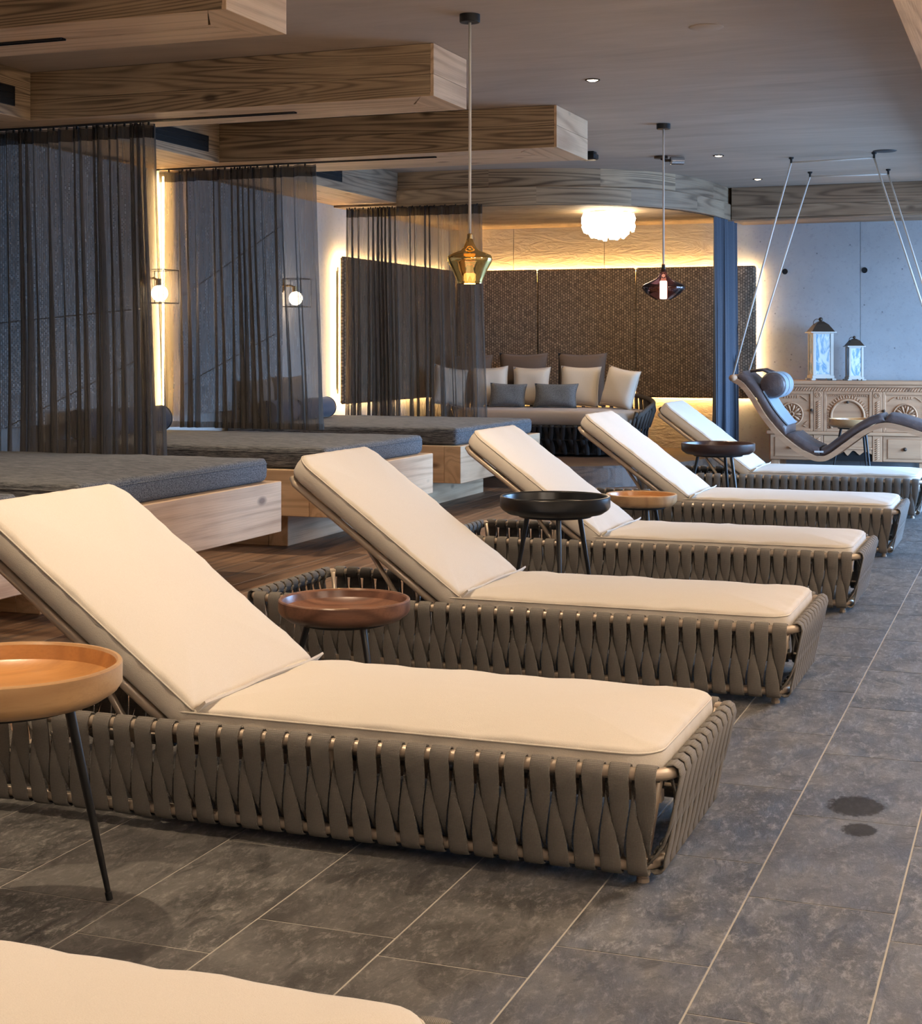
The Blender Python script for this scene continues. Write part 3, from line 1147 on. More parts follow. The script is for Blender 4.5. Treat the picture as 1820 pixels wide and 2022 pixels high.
def cushion(L, W, H, rad=0.06, edge=0.018, crown=0.02, wrinkle=0.003, seed=1, n_edge=22):
    r = random.Random(seed)
    rad = [rad] * 4 if isinstance(rad, (int, float)) else rad
    ph = [r.uniform(0, 6.28) for _ in range(6)]
    e = edge
    prof = [(min(L, W) / 2 - 0.004, 0.0), (0.05, 0.0), (e, 0.0), (e * 0.3, e * 0.35), (0, e), (-0.003, H * 0.5), (0, H - e), (0.003, H - e * 0.55), (e * 0.35, H - e * 0.2), (e * 1.2, H)]
    hi = min(L, W) / 2 - 0.004
    for f in (0.12, 0.25, 0.4, 0.6, 0.8, 1.0):
        d = e * 1.2 + (hi - e * 1.2) * f
        prof.append((d, H + crown * (1 - (1 - f) ** 2.2)))
    rings = []
    for k, (d, z) in enumerate(prof):
        o = outline(L - 2 * d, W - 2 * d, [q - d for q in rad], n_edge)
        ring = []
        for i, (x, y) in enumerate(o):
            s = x * 31 + y * 27
            wv = wrinkle * (math.sin(s * 1.0 + ph[0]) * 0.6 + math.sin(s * 2.3 + ph[1]) * 0.5 + math.sin((x - y) * 17 + ph[2]) * 0.6)
            fade = max(0.0, 1 - abs(d - 0.03) / 0.12) if k > 5 else 0.25
            rp = 0.0022 * wrinkle / 0.003 * math.sin(s * 2.9 + ph[3]) * math.sin(s * 0.7 + ph[4]) if 4 <= k <= 6 else 0.0
            ring.append((x * (1 + rp / (L / 2)), y * (1 + rp / (W / 2)), z + (wv * fade if z > H * 0.6 else 0)))
        rings.append(ring)
    return MB().loft(rings)


def pillow(W, Hh, T, seed=1, n=14, pinch=0.09):
    """upright pillow in the local xz plane, thickness along y"""
    b = MB()
    front, back = [], []
    r = random.Random(seed)
    a1, a2 = r.uniform(0, 6), r.uniform(0, 6)
    for side in (1, -1):
        vs = []
        for j in range(n + 1):
            for i in range(n + 1):
                u, v = -1 + 2 * i / n, -1 + 2 * j / n
                x = u * W / 2 * (1 - pinch * (1 - v * v) * abs(u) ** 3)
                z = v * Hh / 2 * (1 - pinch * (1 - u * u) * abs(v) ** 3)
                t = T / 2 * (max(0, (1 - u ** 4) * (1 - v ** 4))) ** 0.55
                t += 0.006 * math.sin(4 * u + 3 * v + a1) * (1 - u * u) * (1 - v * v)
                vs.append((x, side * -t, z + Hh / 2))
        fs = []
        for j in range(n):
            for i in range(n):
                q = j * (n + 1) + i
                fs.append((q, q + 1, q + n + 2, q + n + 1))
        b.add(vs, fs)
    return b


# ------------------------------------------------------------------ sun loungers
HX, HY = 1.105, 0.385                                    # half length and width to the top rail centre
IN, ZR, ZL = 0.048, 0.282, 0.048                         # inset of the lower rail, heights of the rails
TR = 0.016


def rail_pts(hx, hy, z, r=0.07, n=7):
    return [(x, y, z) for x, y in outline(2 * hx, 2 * hy, [r] * 4, 6, n)]


def ribbon(path, widths, shifts, th=0.0065):
    """path: (n, z) points from start to end; cross section is a flat rounded strip along s"""
    rings = []
    m = len(path)
    for i, (nn, z) in enumerate(path):
        a = Vector(path[max(0, i - 1)])
        b = Vector(path[min(m - 1, i + 1)])
        t = (b - a).normalized()
        q = Vector((t.y, -t.x))
        w, s = widths[i] / 2, shifts[i]
        ring = []
        for ds, dq in ((-w, -0.3), (-w * 0.82, -1), (0.0, -1.15), (w * 0.82, -1), (w, -0.3), (w, 0.3), (w * 0.82, 1), (0.0, 1.25), (w * 0.82 * -1, 1), (-w, 0.3)):
            ring.append((s + ds, nn + q.x * dq * th / 2, z + q.y * dq * th / 2))
        rings.append(ring)
    return MB().loft(rings)


ro = TR + 0.005
SW = 0.051


def face_n(z):                                           # outer face of the webbing, leaning outwards towards the top rail
    return -0.027 + (z - ZL) / (ZR - ZL) * 0.048


nL = -IN
U_path = [(-0.017, ZR - 0.02), (-0.02, ZR + 0.004), (-0.012, ZR + 0.018), (0.003, ZR + ro + 0.001), (0.016, ZR + 0.014), (0.021, ZR - 0.004), (face_n(0.235), 0.235), (face_n(0.195), 0.195), (face_n(0.15) - 0.002, 0.15), (face_n(0.105) - 0.009, 0.105), (face_n(0.075) - 0.022, 0.075), (-0.066, 0.05)]
U_w = [SW, SW, SW, SW, SW, SW, SW, SW * 0.92, SW * 0.62, SW * 0.30, SW * 0.13, SW * 0.22]
U_s = [-0.002, -0.002, -0.002, -0.002, -0.002, -0.001, 0.0, 0.001, 0.003, 0.004, 0.005, 0.005]
L_path = [(-0.024, ZR - 0.005), (face_n(0.25) - 0.026, 0.25), (face_n(0.222) - 0.013, 0.222), (face_n(0.18) - 0.004, 0.18), (face_n(0.135), 0.135), (face_n(0.095), 0.095), (nL + 0.022, 0.06), (nL + 0.021, ZL - 0.006), (nL + 0.012, ZL - 0.018), (nL - 0.002, ZL - ro - 0.001), (nL - 0.016, ZL - 0.014), (nL - 0.021, ZL + 0.01)]
L_w = [SW * 0.2, SW * 0.2, SW * 0.13, SW * 0.40, SW * 0.72, SW * 0.95, SW, SW, SW, SW, SW, SW]
L_s = [0.002, 0.002, 0.002, 0.001, 0.0, -0.001, -0.002, -0.003, -0.003, -0.003, -0.003, -0.003]
strap_u = ribbon(U_path, U_w, U_s).mesh('strap', 'strap', True)
strap_l = ribbon(L_path, L_w, L_s).mesh('strap', 'strap', True)


def make_lounger(label):
    t = thing('sun_lounger', label, 'sun lounger', (0, 0, 0), 0, 'woven sun loungers')
    MB().tube(rail_pts(HX, HY, ZR), TR, 10, True).build('top_rail', 'tube', t, smooth=True)
    MB().tube(rail_pts(HX - IN, HY - IN, ZL), TR * 0.95, 10, True).build('bottom_rail', 'tube', t, smooth=True)
    k = 0.03
    posts = []
    for sx in (-1, 1):
        for sy in (-1, 1):
            posts.append(((sx * (HX - k), sy * (HY - k)), (sx * (HX - IN - k), sy * (HY - IN - k))))
    for x in (-0.66, -0.22, 0.22, 0.66):
        for sy in (-1, 1):
            posts.append(((x, sy * (HY - 0.005)), (x, sy * (HY - IN - 0.005))))
    for a, b in posts:
        MB().tube([(b[0], b[1], ZL), (a[0], a[1], ZR)], 0.011, 8).build('post', 'tube', t, smooth=True)
    for sx in (-1, 1):
        for sy in (-1, 1):
            MB().lathe([(0, ZL), (0.013, ZL - 0.01), (0.013, 0.012), (0.016, 0.01), (0.016, 0.0), (0, 0)], 12).build('foot', 'tube', t, (sx * (HX - IN - 0.035), sy * (HY - IN - 0.03), 0), smooth=True, angle=30)
    # webbing, four sides; s runs so that n points outwards
    for (cx, cyy, half, rz) in ((0, -HY, HX - 0.055, PI), (0, HY, HX - 0.055, 0), (HX, 0, HY - 0.05, -PI / 2), (-HX, 0, HY - 0.05, PI / 2)):
        n = round(2 * half / 0.0665)
        p = 2 * half / n
        ca, sa = math.cos(rz), math.sin(rz)
        for i in range(n + 1):
            s = -half + p * i
            put('strap', strap_u, t, (cx + ca * s, cyy + sa * s, 0), (0, 0, rz))
            if i < n:
                s2 = s + p * 0.5
                put('strap', strap_l, t, (cx + ca * s2, cyy + sa * s2, 0), (0, 0, rz))
    # deck under the seat cushion
    xh = -0.25
    d = MB()
    for q in range(8):
        x = xh + 0.06 + q * 0.155
        d.box(x, x + 0.10, -HY + 0.045, HY - 0.045, 0.232, 0.246)
    for sy in (-1, 1):
        d.box(xh, HX - 0.03, sy * (HY - 0.06) - 0.015, sy * (HY - 0.06) + 0.015, 0.205, 0.232)
    d.build('seat_deck', 'tube', t)
    seat_l = HX - 0.035 - xh
    sc_ = cushion(seat_l, 0.725, 0.088, [0.012, 0.085, 0.085, 0.012], 0.016, 0.024, 0.0035, 4).build('seat_cushion', 'cream', t, (xh + seat_l / 2, 0, 0.247), smooth=True)
    pip_o = outline(seat_l + 0.001, 0.726, [0.012, 0.085, 0.085, 0.012], 22)
    MB().tube([(x, y, 0.088 - 0.013) for x, y in pip_o], 0.0028, 5, True).build('piping', 'cream', sc_, smooth=True)
    # reclined back
    ang = math.radians(36.5)
    bl = 0.865
    fr = MB()
    for sy in (-1, 1):
        fr.tube([(0.0, sy * 0.335, 0), (bl * 0.5, sy * 0.335, 0), (bl - 0.03, sy * 0.335, 0), (bl, sy * 0.30, 0)], 0.016, 8)
    fr.tube([(bl, -0.31, 0), (bl, 0.31, 0)], 0.014, 8)
    rot = (0, -(PI - ang) + PI, 0)
    loc = (xh, 0, 0.247)
    rm = Matrix.Rotation(ang, 4, 'Y') @ Matrix.Rotation(PI, 4, 'Z')
    eul = rm.to_euler()
    back = fr.build('backrest_frame', 'tube', t, loc, eul, True)
    for q in range(5):
        x = 0.10 + q * 0.165
        MB().box(x, x + 0.07, -0.33, 0.33, 0.008, 0.018).build('slat', 'tube', back)
    bc_ = cushion(bl + 0.02, 0.725, 0.088, [0.012, 0.085, 0.085, 0.012], 0.016, 0.018, 0.003, 9).build('back_cushion', 'cream', t, Vector(loc) + rm @ Vector(((bl + 0.02) / 2 + 0.005, 0, 0.022)), eul, True)
    pip_o = outline(bl + 0.021, 0.726, [0.012, 0.085, 0.085, 0.012], 22)
    MB().tube([(x, y, 0.088 - 0.013) for x, y in pip_o], 0.0028, 5, True).build('piping', 'cream', bc_, smooth=True)
    # welt where both cushions meet
    hl = Vector(loc) + rm @ Vector((0.0, 0, 0.115))
    pts = [(hl.x + 0.004 + 0.004 * math.sin(9 * y), y, hl.z + 0.004 + 0.003 * math.sin(14 * y + 1)) for y in [-0.365 + 0.73 * i / 16 for i in range(17)]]
    w = MB()
    rings = [[(x - 0.012, y, z - 0.012), (x + 0.018, y, z + 0.012), (x + 0.021, y, z + 0.006), (x - 0.004, y, z - 0.02)] for x, y, z in pts]
    w.loft(rings).build('cushion_welt', 'cream', t, smooth=True, angle=40)
    # prop
    tip = Vector(loc) + rm @ Vector((0.50, 0, -0.01))
    for sy in (-0.27, 0.27):
        MB().tube([(tip.x, sy, tip.z), (tip.x + 0.30, sy, 0.10)], 0.011, 8).build('prop', 'tube', t, smooth=True)
    MB().tube([(tip.x + 0.30, -HY + 0.05, 0.10), (tip.x + 0.30, HY - 0.05, 0.10)], 0.011, 8).build('prop_bar', 'tube', t, smooth=True)
    for sy in (-1, 1):
        MB().tube([(tip.x, sy * 0.27, tip.z), (tip.x, sy * 0.335, tip.z + 0.006)], 0.014, 8).build('pivot', 'tube', t, smooth=True)
    return t


LX = -1.925
lab = ['cream sun lounger at the bottom left, only its foot end in view', 'cream woven sun lounger behind the pale wooden tray table, largest in view',
       'cream woven sun lounger behind the walnut tray table', 'cream woven sun lounger directly behind the black tray table',
       'cream woven sun lounger between the second pale tray table and the dark brown tray table', 'cream woven sun lounger farthest from the camera, in front of the carved sideboard']
ly = [1.74, 4.00, 6.03, 8.11, 10.28, 12.60]
l0 = make_lounger(lab[0])
l0.location = (LX + 0.04, ly[0] + 0.01, 0)
for y, lb in zip(ly[1:], lab[1:]):
    copy_tree(l0, (LX, y, 0), None, lb)


# ------------------------------------------------------------------ tray tables
def tray_table(x, y, h, r, mat, label, rot=0.3):
    t = thing('tray_table', label, 'side table', (x, y, 0), rot, 'round tray tables')
    d = 0.085 if r > 0.25 else 0.075
    prof = [(0, h - d), (r * 0.72, h - d), (r * 0.86, h - d + 0.004), (r * 0.965, h - d + 0.022), (r, h - d + 0.036), (r, h - 0.004), (r - 0.003, h), (r - 0.010, h), (r - 0.014, h - 0.006),
            (r - 0.020, h - d + 0.045), (r - 0.045, h - d + 0.027), (r * 0.6, h - d + 0.022), (0, h - d + 0.022)]
    MB().lathe(prof[:9], 64).build('tray', mat, t, smooth=True, angle=35)
    MB().lathe(prof[8:], 64).build('dish', 'tray_lit' if mat == 'tray_light' else mat, t, smooth=True, angle=35)
    MB().lathe([(0, h - d - 0.012), (r * 0.66, h - d - 0.012), (r * 0.68, h - d - 0.001), (0, h - d - 0.001)], 40).build('mounting_plate', 'black', t, smooth=True, angle=30)
    for k in range(3):
        a = 2 * PI * k / 3
        p0 = Vector((r * 0.55 * math.cos(a), r * 0.55 * math.sin(a), h - d - 0.01))
        p1 = Vector((r * 0.93 * math.cos(a), r * 0.93 * math.sin(a), 0.006))
        lg = MB().tube([p0, p0.lerp(p1, 0.5), p0.lerp(p1, 0.96), p0.lerp(p1, 0.963), p1], [0.0125, 0.0100, 0.0066, 0.0085, 0.0085], 10)
        lg.build('leg', 'black', t, smooth=True, angle=40)
    return t


tray_table(-2.20, 2.93, 0.585, 0.265, 'tray_light', 'round pale wooden tray table at the left edge, largest in view', math.radians(50.2))
tray_table(-2.30, 4.99, 0.415, 0.233, 'tray_walnut', 'round reddish walnut tray table between the two nearest complete loungers', math.radians(-155))
tray_table(-2.12, 6.95, 0.608, 0.258, 'tray_black', 'round black tray table standing before the third lounger backrest', math.radians(-67))
tray_table(-2.26, 9.20, 0.415, 0.215, 'tray_light', 'round pale wooden tray table half hidden behind the black one', math.radians(-60))
tray_table(-2.23, 11.45, 0.595, 0.272, 'tray_mahogany', 'round dark brown tray table beside the foot of the dark blue drape', math.radians(-159))
tray_table(-1.64, 15.28, 0.62, 0.262, 'tray_light', 'round pale wooden tray table behind the hanging leather lounger', math.radians(-169))


# ------------------------------------------------------------------ daybeds
def daybed(y0, y1, x1, label, mlab, seed):
    x0 = XL + 0.03
    ym = (y0 + y1) / 2
    h = (y1 - y0) / 2
    t = thing('daybed', label, 'daybed', (x1, ym, 0), group='timber daybeds')
    zb, zt = 0.233, 0.527
    L = x1 - x0
    # box of squared timbers
    bbox(-0.14, 0.0, -h, h, zb, zt, 0.004).build('end_beam', 'bed_y', t)
    bbox(-L, -0.142, -h, -h + 0.14, zb, zt, 0.004).build('side_beam', 'bed_x', t)
    bbox(-L, -0.142, h - 0.14, h, zb, zt, 0.004).build('side_beam', 'bed_x', t)
    MB().box(-L, -0.142, -h + 0.141, h - 0.141, zb + 0.18, zt - 0.01).build('deck', 'bed_x', t)
    bbox(-0.58, -0.44, -h + 0.30, h - 0.30, 0.0, zb - 0.001, 0.003).build('plinth_beam', 'bed_y', t)
    for q in (-h + 0.30, h - 0.44):
        bbox(-L, -0.582, q, q + 0.14, 0.0, zb - 0.001, 0.003).build('plinth_beam', 'bed_x', t)
    m = thing('mattress', mlab, 'mattress', (x1 - 0.05 - (L - 0.05) / 2, ym, zt + 0.001), group='daybed mattresses')
    cushion(L - 0.05, 2 * h - 0.12, 0.135, 0.05, 0.03, 0.022, 0.003, seed).build('cover', 'mattress', m, smooth=True)
    o = outline(L - 0.05 + 0.004, 2 * h - 0.12 + 0.004, [0.05] * 4, 6)
    MB().tube([(x, y, 0.104) for x, y in o], 0.004, 6, True).build('piping', 'mattress', m, smooth=True)
    return t


daybed(3.3, 5.74, -4.12, 'timber daybed at the far left edge, one beam end in view', 'blue grey mattress of the daybed at the far left edge', 1)
daybed(6.06, 8.07, -4.12, 'timber daybed nearest of the three plainly seen, below the leftmost curtain', 'blue grey mattress of the nearest plainly seen daybed, before the leftmost curtain', 2)
daybed(8.82, 10.60, -4.17, 'timber daybed in the middle, below the middle sheer curtain', 'blue grey mattress of the middle daybed, before the middle curtain', 3)
daybed(11.40, 13.46, -4.25, 'timber daybed farthest back, next to the sofa', 'blue grey mattress of the daybed next to the sofa', 4)


def bolster(x, y0, y1, r, z, label, rz=0.0):
    L = y1 - y0
    t = thing('bolster', label, 'bolster', (x, (y0 + y1) / 2, z), rz, 'navy bolsters on the daybeds')
    prof = [(0, -L / 2), (r * 0.5, -L / 2 - 0.006), (r * 0.85, -L / 2 + 0.004), (r, -L / 2 + 0.03), (r * 1.01, 0), (r, L / 2 - 0.03), (r * 0.85, L / 2 - 0.004), (r * 0.5, L / 2 + 0.006), (0, L / 2)]
    MB().lathe(prof, 28).build('cover', 'bolster', t, (0, 0, r), (PI / 2, 0, 0), True)
    for s in (-1, 1):
        MB().tube([(r * 0.97 * math.cos(a), s * (L / 2 - 0.012), r + r * 0.97 * math.sin(a)) for a in [2 * PI * i / 24 for i in range(24)]], 0.005, 6, True).build('piping', 'bolster', t, smooth=True)


MT = 0.682
bolster(-6.13, 9.42, 10.06, 0.095, MT, 'navy bolster behind the leftmost curtain, its round end showing at the curtain edge')
bolster(-6.10, 8.92, 9.36, 0.10, MT, 'navy bolster deep behind the leftmost curtain folds')
bolster(-5.98, 11.95, 12.62, 0.09, MT, 'navy bolster behind the middle curtain, its round end below the wall lamp')
bolster(-5.98, 11.45, 11.93, 0.09, MT, 'navy bolster behind the middle curtain folds, left one of two')


def put_pillow(name, label, W, Hh, T, mat, loc, rz=0.0, lean=0.0, tilt=0.0, group=None, seed=1):
    t = thing(name, label, 'pillow', loc, rz, group)
    o = pillow(W, Hh, T, seed).build('cover', mat, t, (0, 0, 0), (-lean, tilt, 0), True)
    e = []
    n = 14
    for i in range(n):
        u = -1 + 2 * i / n
        e.append((u, -1))
    for i in range(n):
        e.append((1, -1 + 2 * i / n))
    for i in range(n):
        e.append((1 - 2 * i / n, 1))
    for i in range(n):
        e.append((-1, 1 - 2 * i / n))
    pts = []
    for u, v in e:
        pts.append((u * W / 2 * (1 - 0.09 * (1 - v * v) * abs(u) ** 3), 0, v * Hh / 2 * (1 - 0.09 * (1 - u * u) * abs(v) ** 3) + Hh / 2))
    MB().tube(pts, 0.004, 5, True).build('seam', mat, o, smooth=True)
    return t


put_pillow('throw_pillow', 'taupe pillow against the wall behind the middle curtain, left one', 0.5, 0.34, 0.14, 'taupe_cushion', (-6.19, 11.72, MT + 0.012), PI / 2, 0.06, 0, 'taupe pillows on the far daybed', 3)
put_pillow('throw_pillow', 'taupe pillow against the wall behind the middle curtain, right one', 0.5, 0.36, 0.14, 'taupe_cushion', (-6.19, 12.30, MT + 0.012), PI / 2, 0.06, 0, 'taupe pillows on the far daybed', 4)

# ------------------------------------------------------------------ woven sofa in the alcove
SX, SY = -4.83, 15.62
sofa = thing('woven_sofa', 'dark woven rounded sofa with sand seat in the lit alcove', 'sofa', (SX, SY, ZP))
SW2, SD = 1.04, 0.62                                      # half width, half depth


def sofa_path(k, n, hx, hy):
    return outline(2 * hx, 2 * hy, [hy * 0.9, hy * 0.9, hy * 0.9, hy * 0.9], 16, 10)


base_o = sofa_path(0, 0, SW2, SD)
for z, ins in ((0.03, 0.07), (0.17, 0.025), (0.30, 0.0)):
    MB().tube([(x * (1 - ins / SW2), y * (1 - ins / SD), z) for x, y in base_o], 0.010, 6, True).build('frame_ring', 'black', sofa, smooth=True)
MB().prism([(x * 0.9, y * 0.86) for x, y in base_o], 0.03, 0.30).build('inner_base', 'void', sofa)
rings = []
st_path = [(-0.062, 0.02), (-0.055, 0.035), (-0.05, 0.09), (-0.04, 0.15), (-0.012, 0.18), (-0.012, 0.23), (0.002, 0.29), (0.006, 0.305), (-0.012, 0.312)]
sa_ = ribbon(st_path, [0.04, 0.045, 0.05, 0.035, 0.045, 0.05, 0.04, 0.045, 0.045], [0, 0, 0.006, 0.012, 0.016, 0.010, 0.0, 0, 0], 0.012).mesh('strap', 'dark_strap', True)
st_path2 = [(-0.082, 0.02), (-0.075, 0.04), (-0.085, 0.09), (-0.028, 0.14), (-0.012, 0.17), (-0.045, 0.22), (-0.012, 0.27), (0.004, 0.30), (-0.014, 0.31)]
sb_ = ribbon(st_path2, [0.045, 0.045, 0.035, 0.05, 0.05, 0.035, 0.045, 0.045, 0.045], [0, 0, -0.008, -0.012, -0.008, 0.004, 0.008, 0, 0], 0.012).mesh('strap', 'dark_strap', True)
pp = [Vector((x, y)) for x, y in base_o]
pp.append(pp[0])
Ls = [0]
for a, b in zip(pp[:-1], pp[1:]):
    Ls.append(Ls[-1] + (b - a).length)


def along(d):
    for i in range(len(pp) - 1):
        if Ls[i] <= d <= Ls[i + 1] and Ls[i + 1] > Ls[i]:
            f = (d - Ls[i]) / (Ls[i + 1] - Ls[i])
            t = (pp[i + 1] - pp[i]).normalized()
            return pp[i].lerp(pp[i + 1], f), t
    return pp[0], (pp[1] - pp[0]).normalized()


ns = 92
for i in range(ns):
    p, t = along(Ls[-1] * (i + 0.5) / ns)
    rz = math.atan2(-t.y, -t.x)                           # local +y then points outwards
    put('strap', sa_ if i % 2 else sb_, sofa, (p.x, p.y, 0), (0, 0, rz))
# seat
so = MB()
rr_ = []
for d, z in ((0.4, 0.315), (0.05, 0.315), (0.02, 0.325), (0.012, 0.36), (0.02, 0.43), (0.045, 0.452), (0.12, 0.462), (0.5, 0.47)):
    o = outline(2 * (SW2 - d) - 0.02, 2 * (SD - d) - 0.02, [(SD - d) * 0.88] * 4, 16, 10)
    rr_.append([(x, y, z) for x, y in o])
so.loft(rr_).build('seat_cushion', 'sofa_seat', sofa, smooth=True)
# rope back and arms: a rail rising round the back with straps
arc = []
NB = 44
for i in range(NB + 1):
    a = -0.42 + (PI + 0.84) * i / NB
    h = 0.50 + 0.12 * max(0, math.sin(a)) if a > 0 else 0.50 + a * 0.25
    if a > PI:
        h = 0.50 - (a - PI) * 0.25
    x = (SW2 + 0.05) * math.copysign(abs(math.cos(a)) ** 0.75, math.cos(a))
    y = (SD + 0.05) * math.copysign(abs(math.sin(a)) ** 0.75, math.sin(a))
    arc.append((x, y, h))
MB().tube(arc, 0.024, 8).build('back_rail', 'arm_strap', sofa, smooth=True)
for i in range(0, NB + 1):
    x, y, h = arc[i]
    f = 0.955
    MB().tube([(x, y, h), (x * 1.01, y * 1.01, 0.45), (x * f, y * f, 0.28)], 0.020, 6).build('arm_rope', 'arm_strap', sofa, smooth=True)


def on_sofa(u, Y, w, h, mat, label, rz, lean, group, T=0.15, tilt=0.0, dz=0.0, seed=1):
    dx = (u - 910) / FPX
    zc = Y / (dx * math.sin(YAW) + math.cos(YAW))
    X = zc * (dx * math.cos(YAW) - math.sin(YAW))
    put_pillow('throw_pillow', label, w, h, T, mat, (X, Y, ZP + 0.472 + dz), rz, lean, tilt, group, seed)


G1, G2, G3 = 'brown back cushions on the sofa', 'cream pillows on the sofa', 'grey tweed pillows on the sofa'
on_sofa(922, 16.0, 0.56, 0.56, 'pillow_brown', 'brown back cushion on the sofa, mostly hidden by the far curtain', 0.06, 0.12, G1, 0.17, seed=1)
on_sofa(1030, 16.02, 0.56, 0.58, 'pillow_brown', 'brown back cushion in the middle of the sofa', 0.0, 0.10, G1, 0.17, seed=2)
on_sofa(1146, 16.02, 0.56, 0.58, 'pillow_brown', 'brown back cushion towards the right end of the sofa', -0.05, 0.10, G1, 0.17, seed=3)
on_sofa(884, 15.48, 0.40, 0.44, 'pillow_cream', 'cream pillow seen through the edge of the far curtain', 0.75, 0.22, G2, 0.14, 0.18, seed=4)
on_sofa(970, 15.76, 0.40, 0.43, 'pillow_cream', 'cream pillow half cut off by the far curtain edge', 0.25, 0.18, G2, 0.14, -0.06, seed=5)
on_sofa(1046, 15.80, 0.42, 0.43, 'pillow_cream', 'cream pillow between the two grey tweed pillows', 0.0, 0.18, G2, 0.14, 0.0, seed=6)
on_sofa(1141, 15.80, 0.45, 0.44, 'pillow_cream', 'cream pillow behind the right grey tweed pillow', -0.06, 0.18, G2, 0.14, 0.02, seed=7)
on_sofa(1214, 15.64, 0.42, 0.43, 'pillow_cream', 'cream pillow leaning on the right sofa arm', -0.42, 0.20, G2, 0.15, 0.16, seed=8)
on_sofa(1000, 15.58, 0.40, 0.26, 'pillow_grey', 'grey tweed pillow at the right edge of the far curtain', 0.12, 0.30, G3, 0.13, 0.03, seed=9)
on_sofa(1095, 15.58, 0.48, 0.26, 'pillow_grey', 'wide grey tweed pillow in the middle of the sofa', 0.0, 0.26, G3, 0.13, 0.0, seed=10)


# ------------------------------------------------------------------ pendants and downlights
def pendant(x, y, zt, zb, r, prof, glass, label, watts, bulb_r, bulb_z0, bulb_z1):
    t = thing('pendant_lamp', label, 'pendant lamp', (x, y, ZC), group='glass pendant lamps')
    MB().lathe([(0, 0), (0.052, 0), (0.052, -0.036), (0.048, -0.04), (0, -0.04)], 28).build('canopy', 'black', t, smooth=True, angle=30)
    MB().tube([(0, 0, -0.038), (0.001, 0, (zt - ZC) / 2), (0, 0, zt - ZC)], 0.0075, 8).build('cord', 'cord', t, smooth=True)
    h = zt - zb
    body = MB().lathe([(pr * r, zb - ZC + pz * h) for pr, pz in prof], 56).build('shade', glass, t, smooth=True)
    MB().lathe([(0, zt - ZC - 0.004), (0.013, zt - ZC - 0.004), (0.016, zt - ZC - 0.035), (0.016, zt - ZC - 0.06), (0, zt - ZC - 0.06)], 16).build('socket', 'brass' if 'gold' in glass else 'black', t, smooth=True, angle=30)
    MB().lathe([(0, bulb_z0 - ZC), (bulb_r * 0.8, bulb_z0 - ZC), (bulb_r, bulb_z0 - ZC + 0.006), (bulb_r, bulb_z1 - ZC - 0.006), (bulb_r * 0.8, bulb_z1 - ZC), (0, bulb_z1 - ZC)], 24).build('bulb', 'lamp_core', t, smooth=True, angle=40)
    spot(t, (0, 0, bulb_z0 - ZC - 0.01), watts, 2.3, 0.8, rad=0.03)
    return t


gold = [(0.54, 0.0), (0.56, 0.05), (0.78, 0.28), (0.95, 0.42), (1.0, 0.49), (0.98, 0.53), (0.92, 0.57), (0.68, 0.62), (0.42, 0.66), (0.29, 0.72), (0.20, 0.81), (0.13, 0.90), (0.09, 1.0)]
plum = [(0.38, 0.0), (0.60, 0.07), (0.80, 0.16), (0.95, 0.26), (1.0, 0.33), (0.97, 0.39), (0.84, 0.44), (0.56, 0.52), (0.35, 0.58), (0.22, 0.66), (0.14, 0.76), (0.09, 0.88), (0.07, 1.0)]
pendant(-2.67, 7.29, 1.872, 1.622, 0.114, gold, 'gold_glass', 'gold mirrored glass pendant lamp on a long white cord', 40, 0.030, 1.632, 1.675)
pendant(-2.62, 11.35, 1.925, 1.662, 0.161, plum, 'smoke_glass', 'plum smoked glass pendant lamp before the alcove panels', 40, 0.027, 1.665, 1.80)


def downlight(x, y, z, label, watts, size=1.75):
    t = thing('downlight', label, 'downlight', (x, y, z), group='recessed downlights')
    MB().lathe([(0.034, -0.0005), (0.046, -0.001), (0.048, -0.005), (0.043, -0.008), (0.034, -0.004)], 28).build('trim_ring', 'bronze', t, smooth=True, angle=40)
    MB().lathe([(0, -0.010), (0.02, -0.010), (0.034, -0.003), (0.034, -0.0008)], 24).build('lens', 'downlight', t, smooth=True)
    spot(t, (0, 0, -0.016), watts, size, 0.7, rad=0.03)
    return t


for y, lb in ((1.2, 'recessed downlight above the nearest lounger'), (3.2, 'recessed downlight above the pale tray table at left'), (5.27, 'recessed downlight above the walnut tray table'),
              (9.32, 'recessed ceiling downlight between the gold and plum pendants, largest of the three'), (13.37, 'recessed ceiling downlight right of the plum pendant cord'),
              (15.37, 'recessed ceiling downlight near the end of the curved soffit, smallest of the three')):
    downlight(-2.6, y, ZC, lb, SPOT_W * (1.0 if y < 12 else 0.14), 1.75 if y < 12 else 1.2)
for i, y in enumerate((2.4, 4.6, 6.8, 9.0)):  # unseen downlights, added to light the near side of the room
    downlight(0.35, y, ZB, 'added unseen downlight in the window side soffit, %s from the camera' % ('first', 'second', 'third', 'fourth')[i], SPOT_W * 0.6)
for i, y in enumerate((4.6, 6.9, 9.2, 12.2)):
    downlight(-4.7, y, ZC, 'recessed downlight above the daybeds, %s from the camera' % ('first', 'second', 'third', 'fourth')[i], SPOT_W * 0.75)

for y, lb in ((0.4, 'added fill globe out of view, nearest the camera'), (3.6, 'added fill globe out of view, second one along'), (6.8, 'added fill globe out of view, third one along')):
    t = thing('fill_globe', lb, 'pendant lamp', (1.15, y, ZB), group='added fill globes')  # out of view, added to give the near side warm fill light
    MB().lathe([(0, 0), (0.05, 0), (0.05, -0.03), (0, -0.03)], 20).build('canopy', 'black', t, smooth=True, angle=30)
    MB().tube([(0, 0, -0.03), (0, 0, -0.35)], 0.006, 6).build('cord', 'black', t)
    MB().lathe([(0.17 * math.sin(a), -0.50 + 0.17 * math.cos(a)) for a in [PI * i / 16 for i in range(17)]], 28).build('globe', 'opal', t, smooth=True)

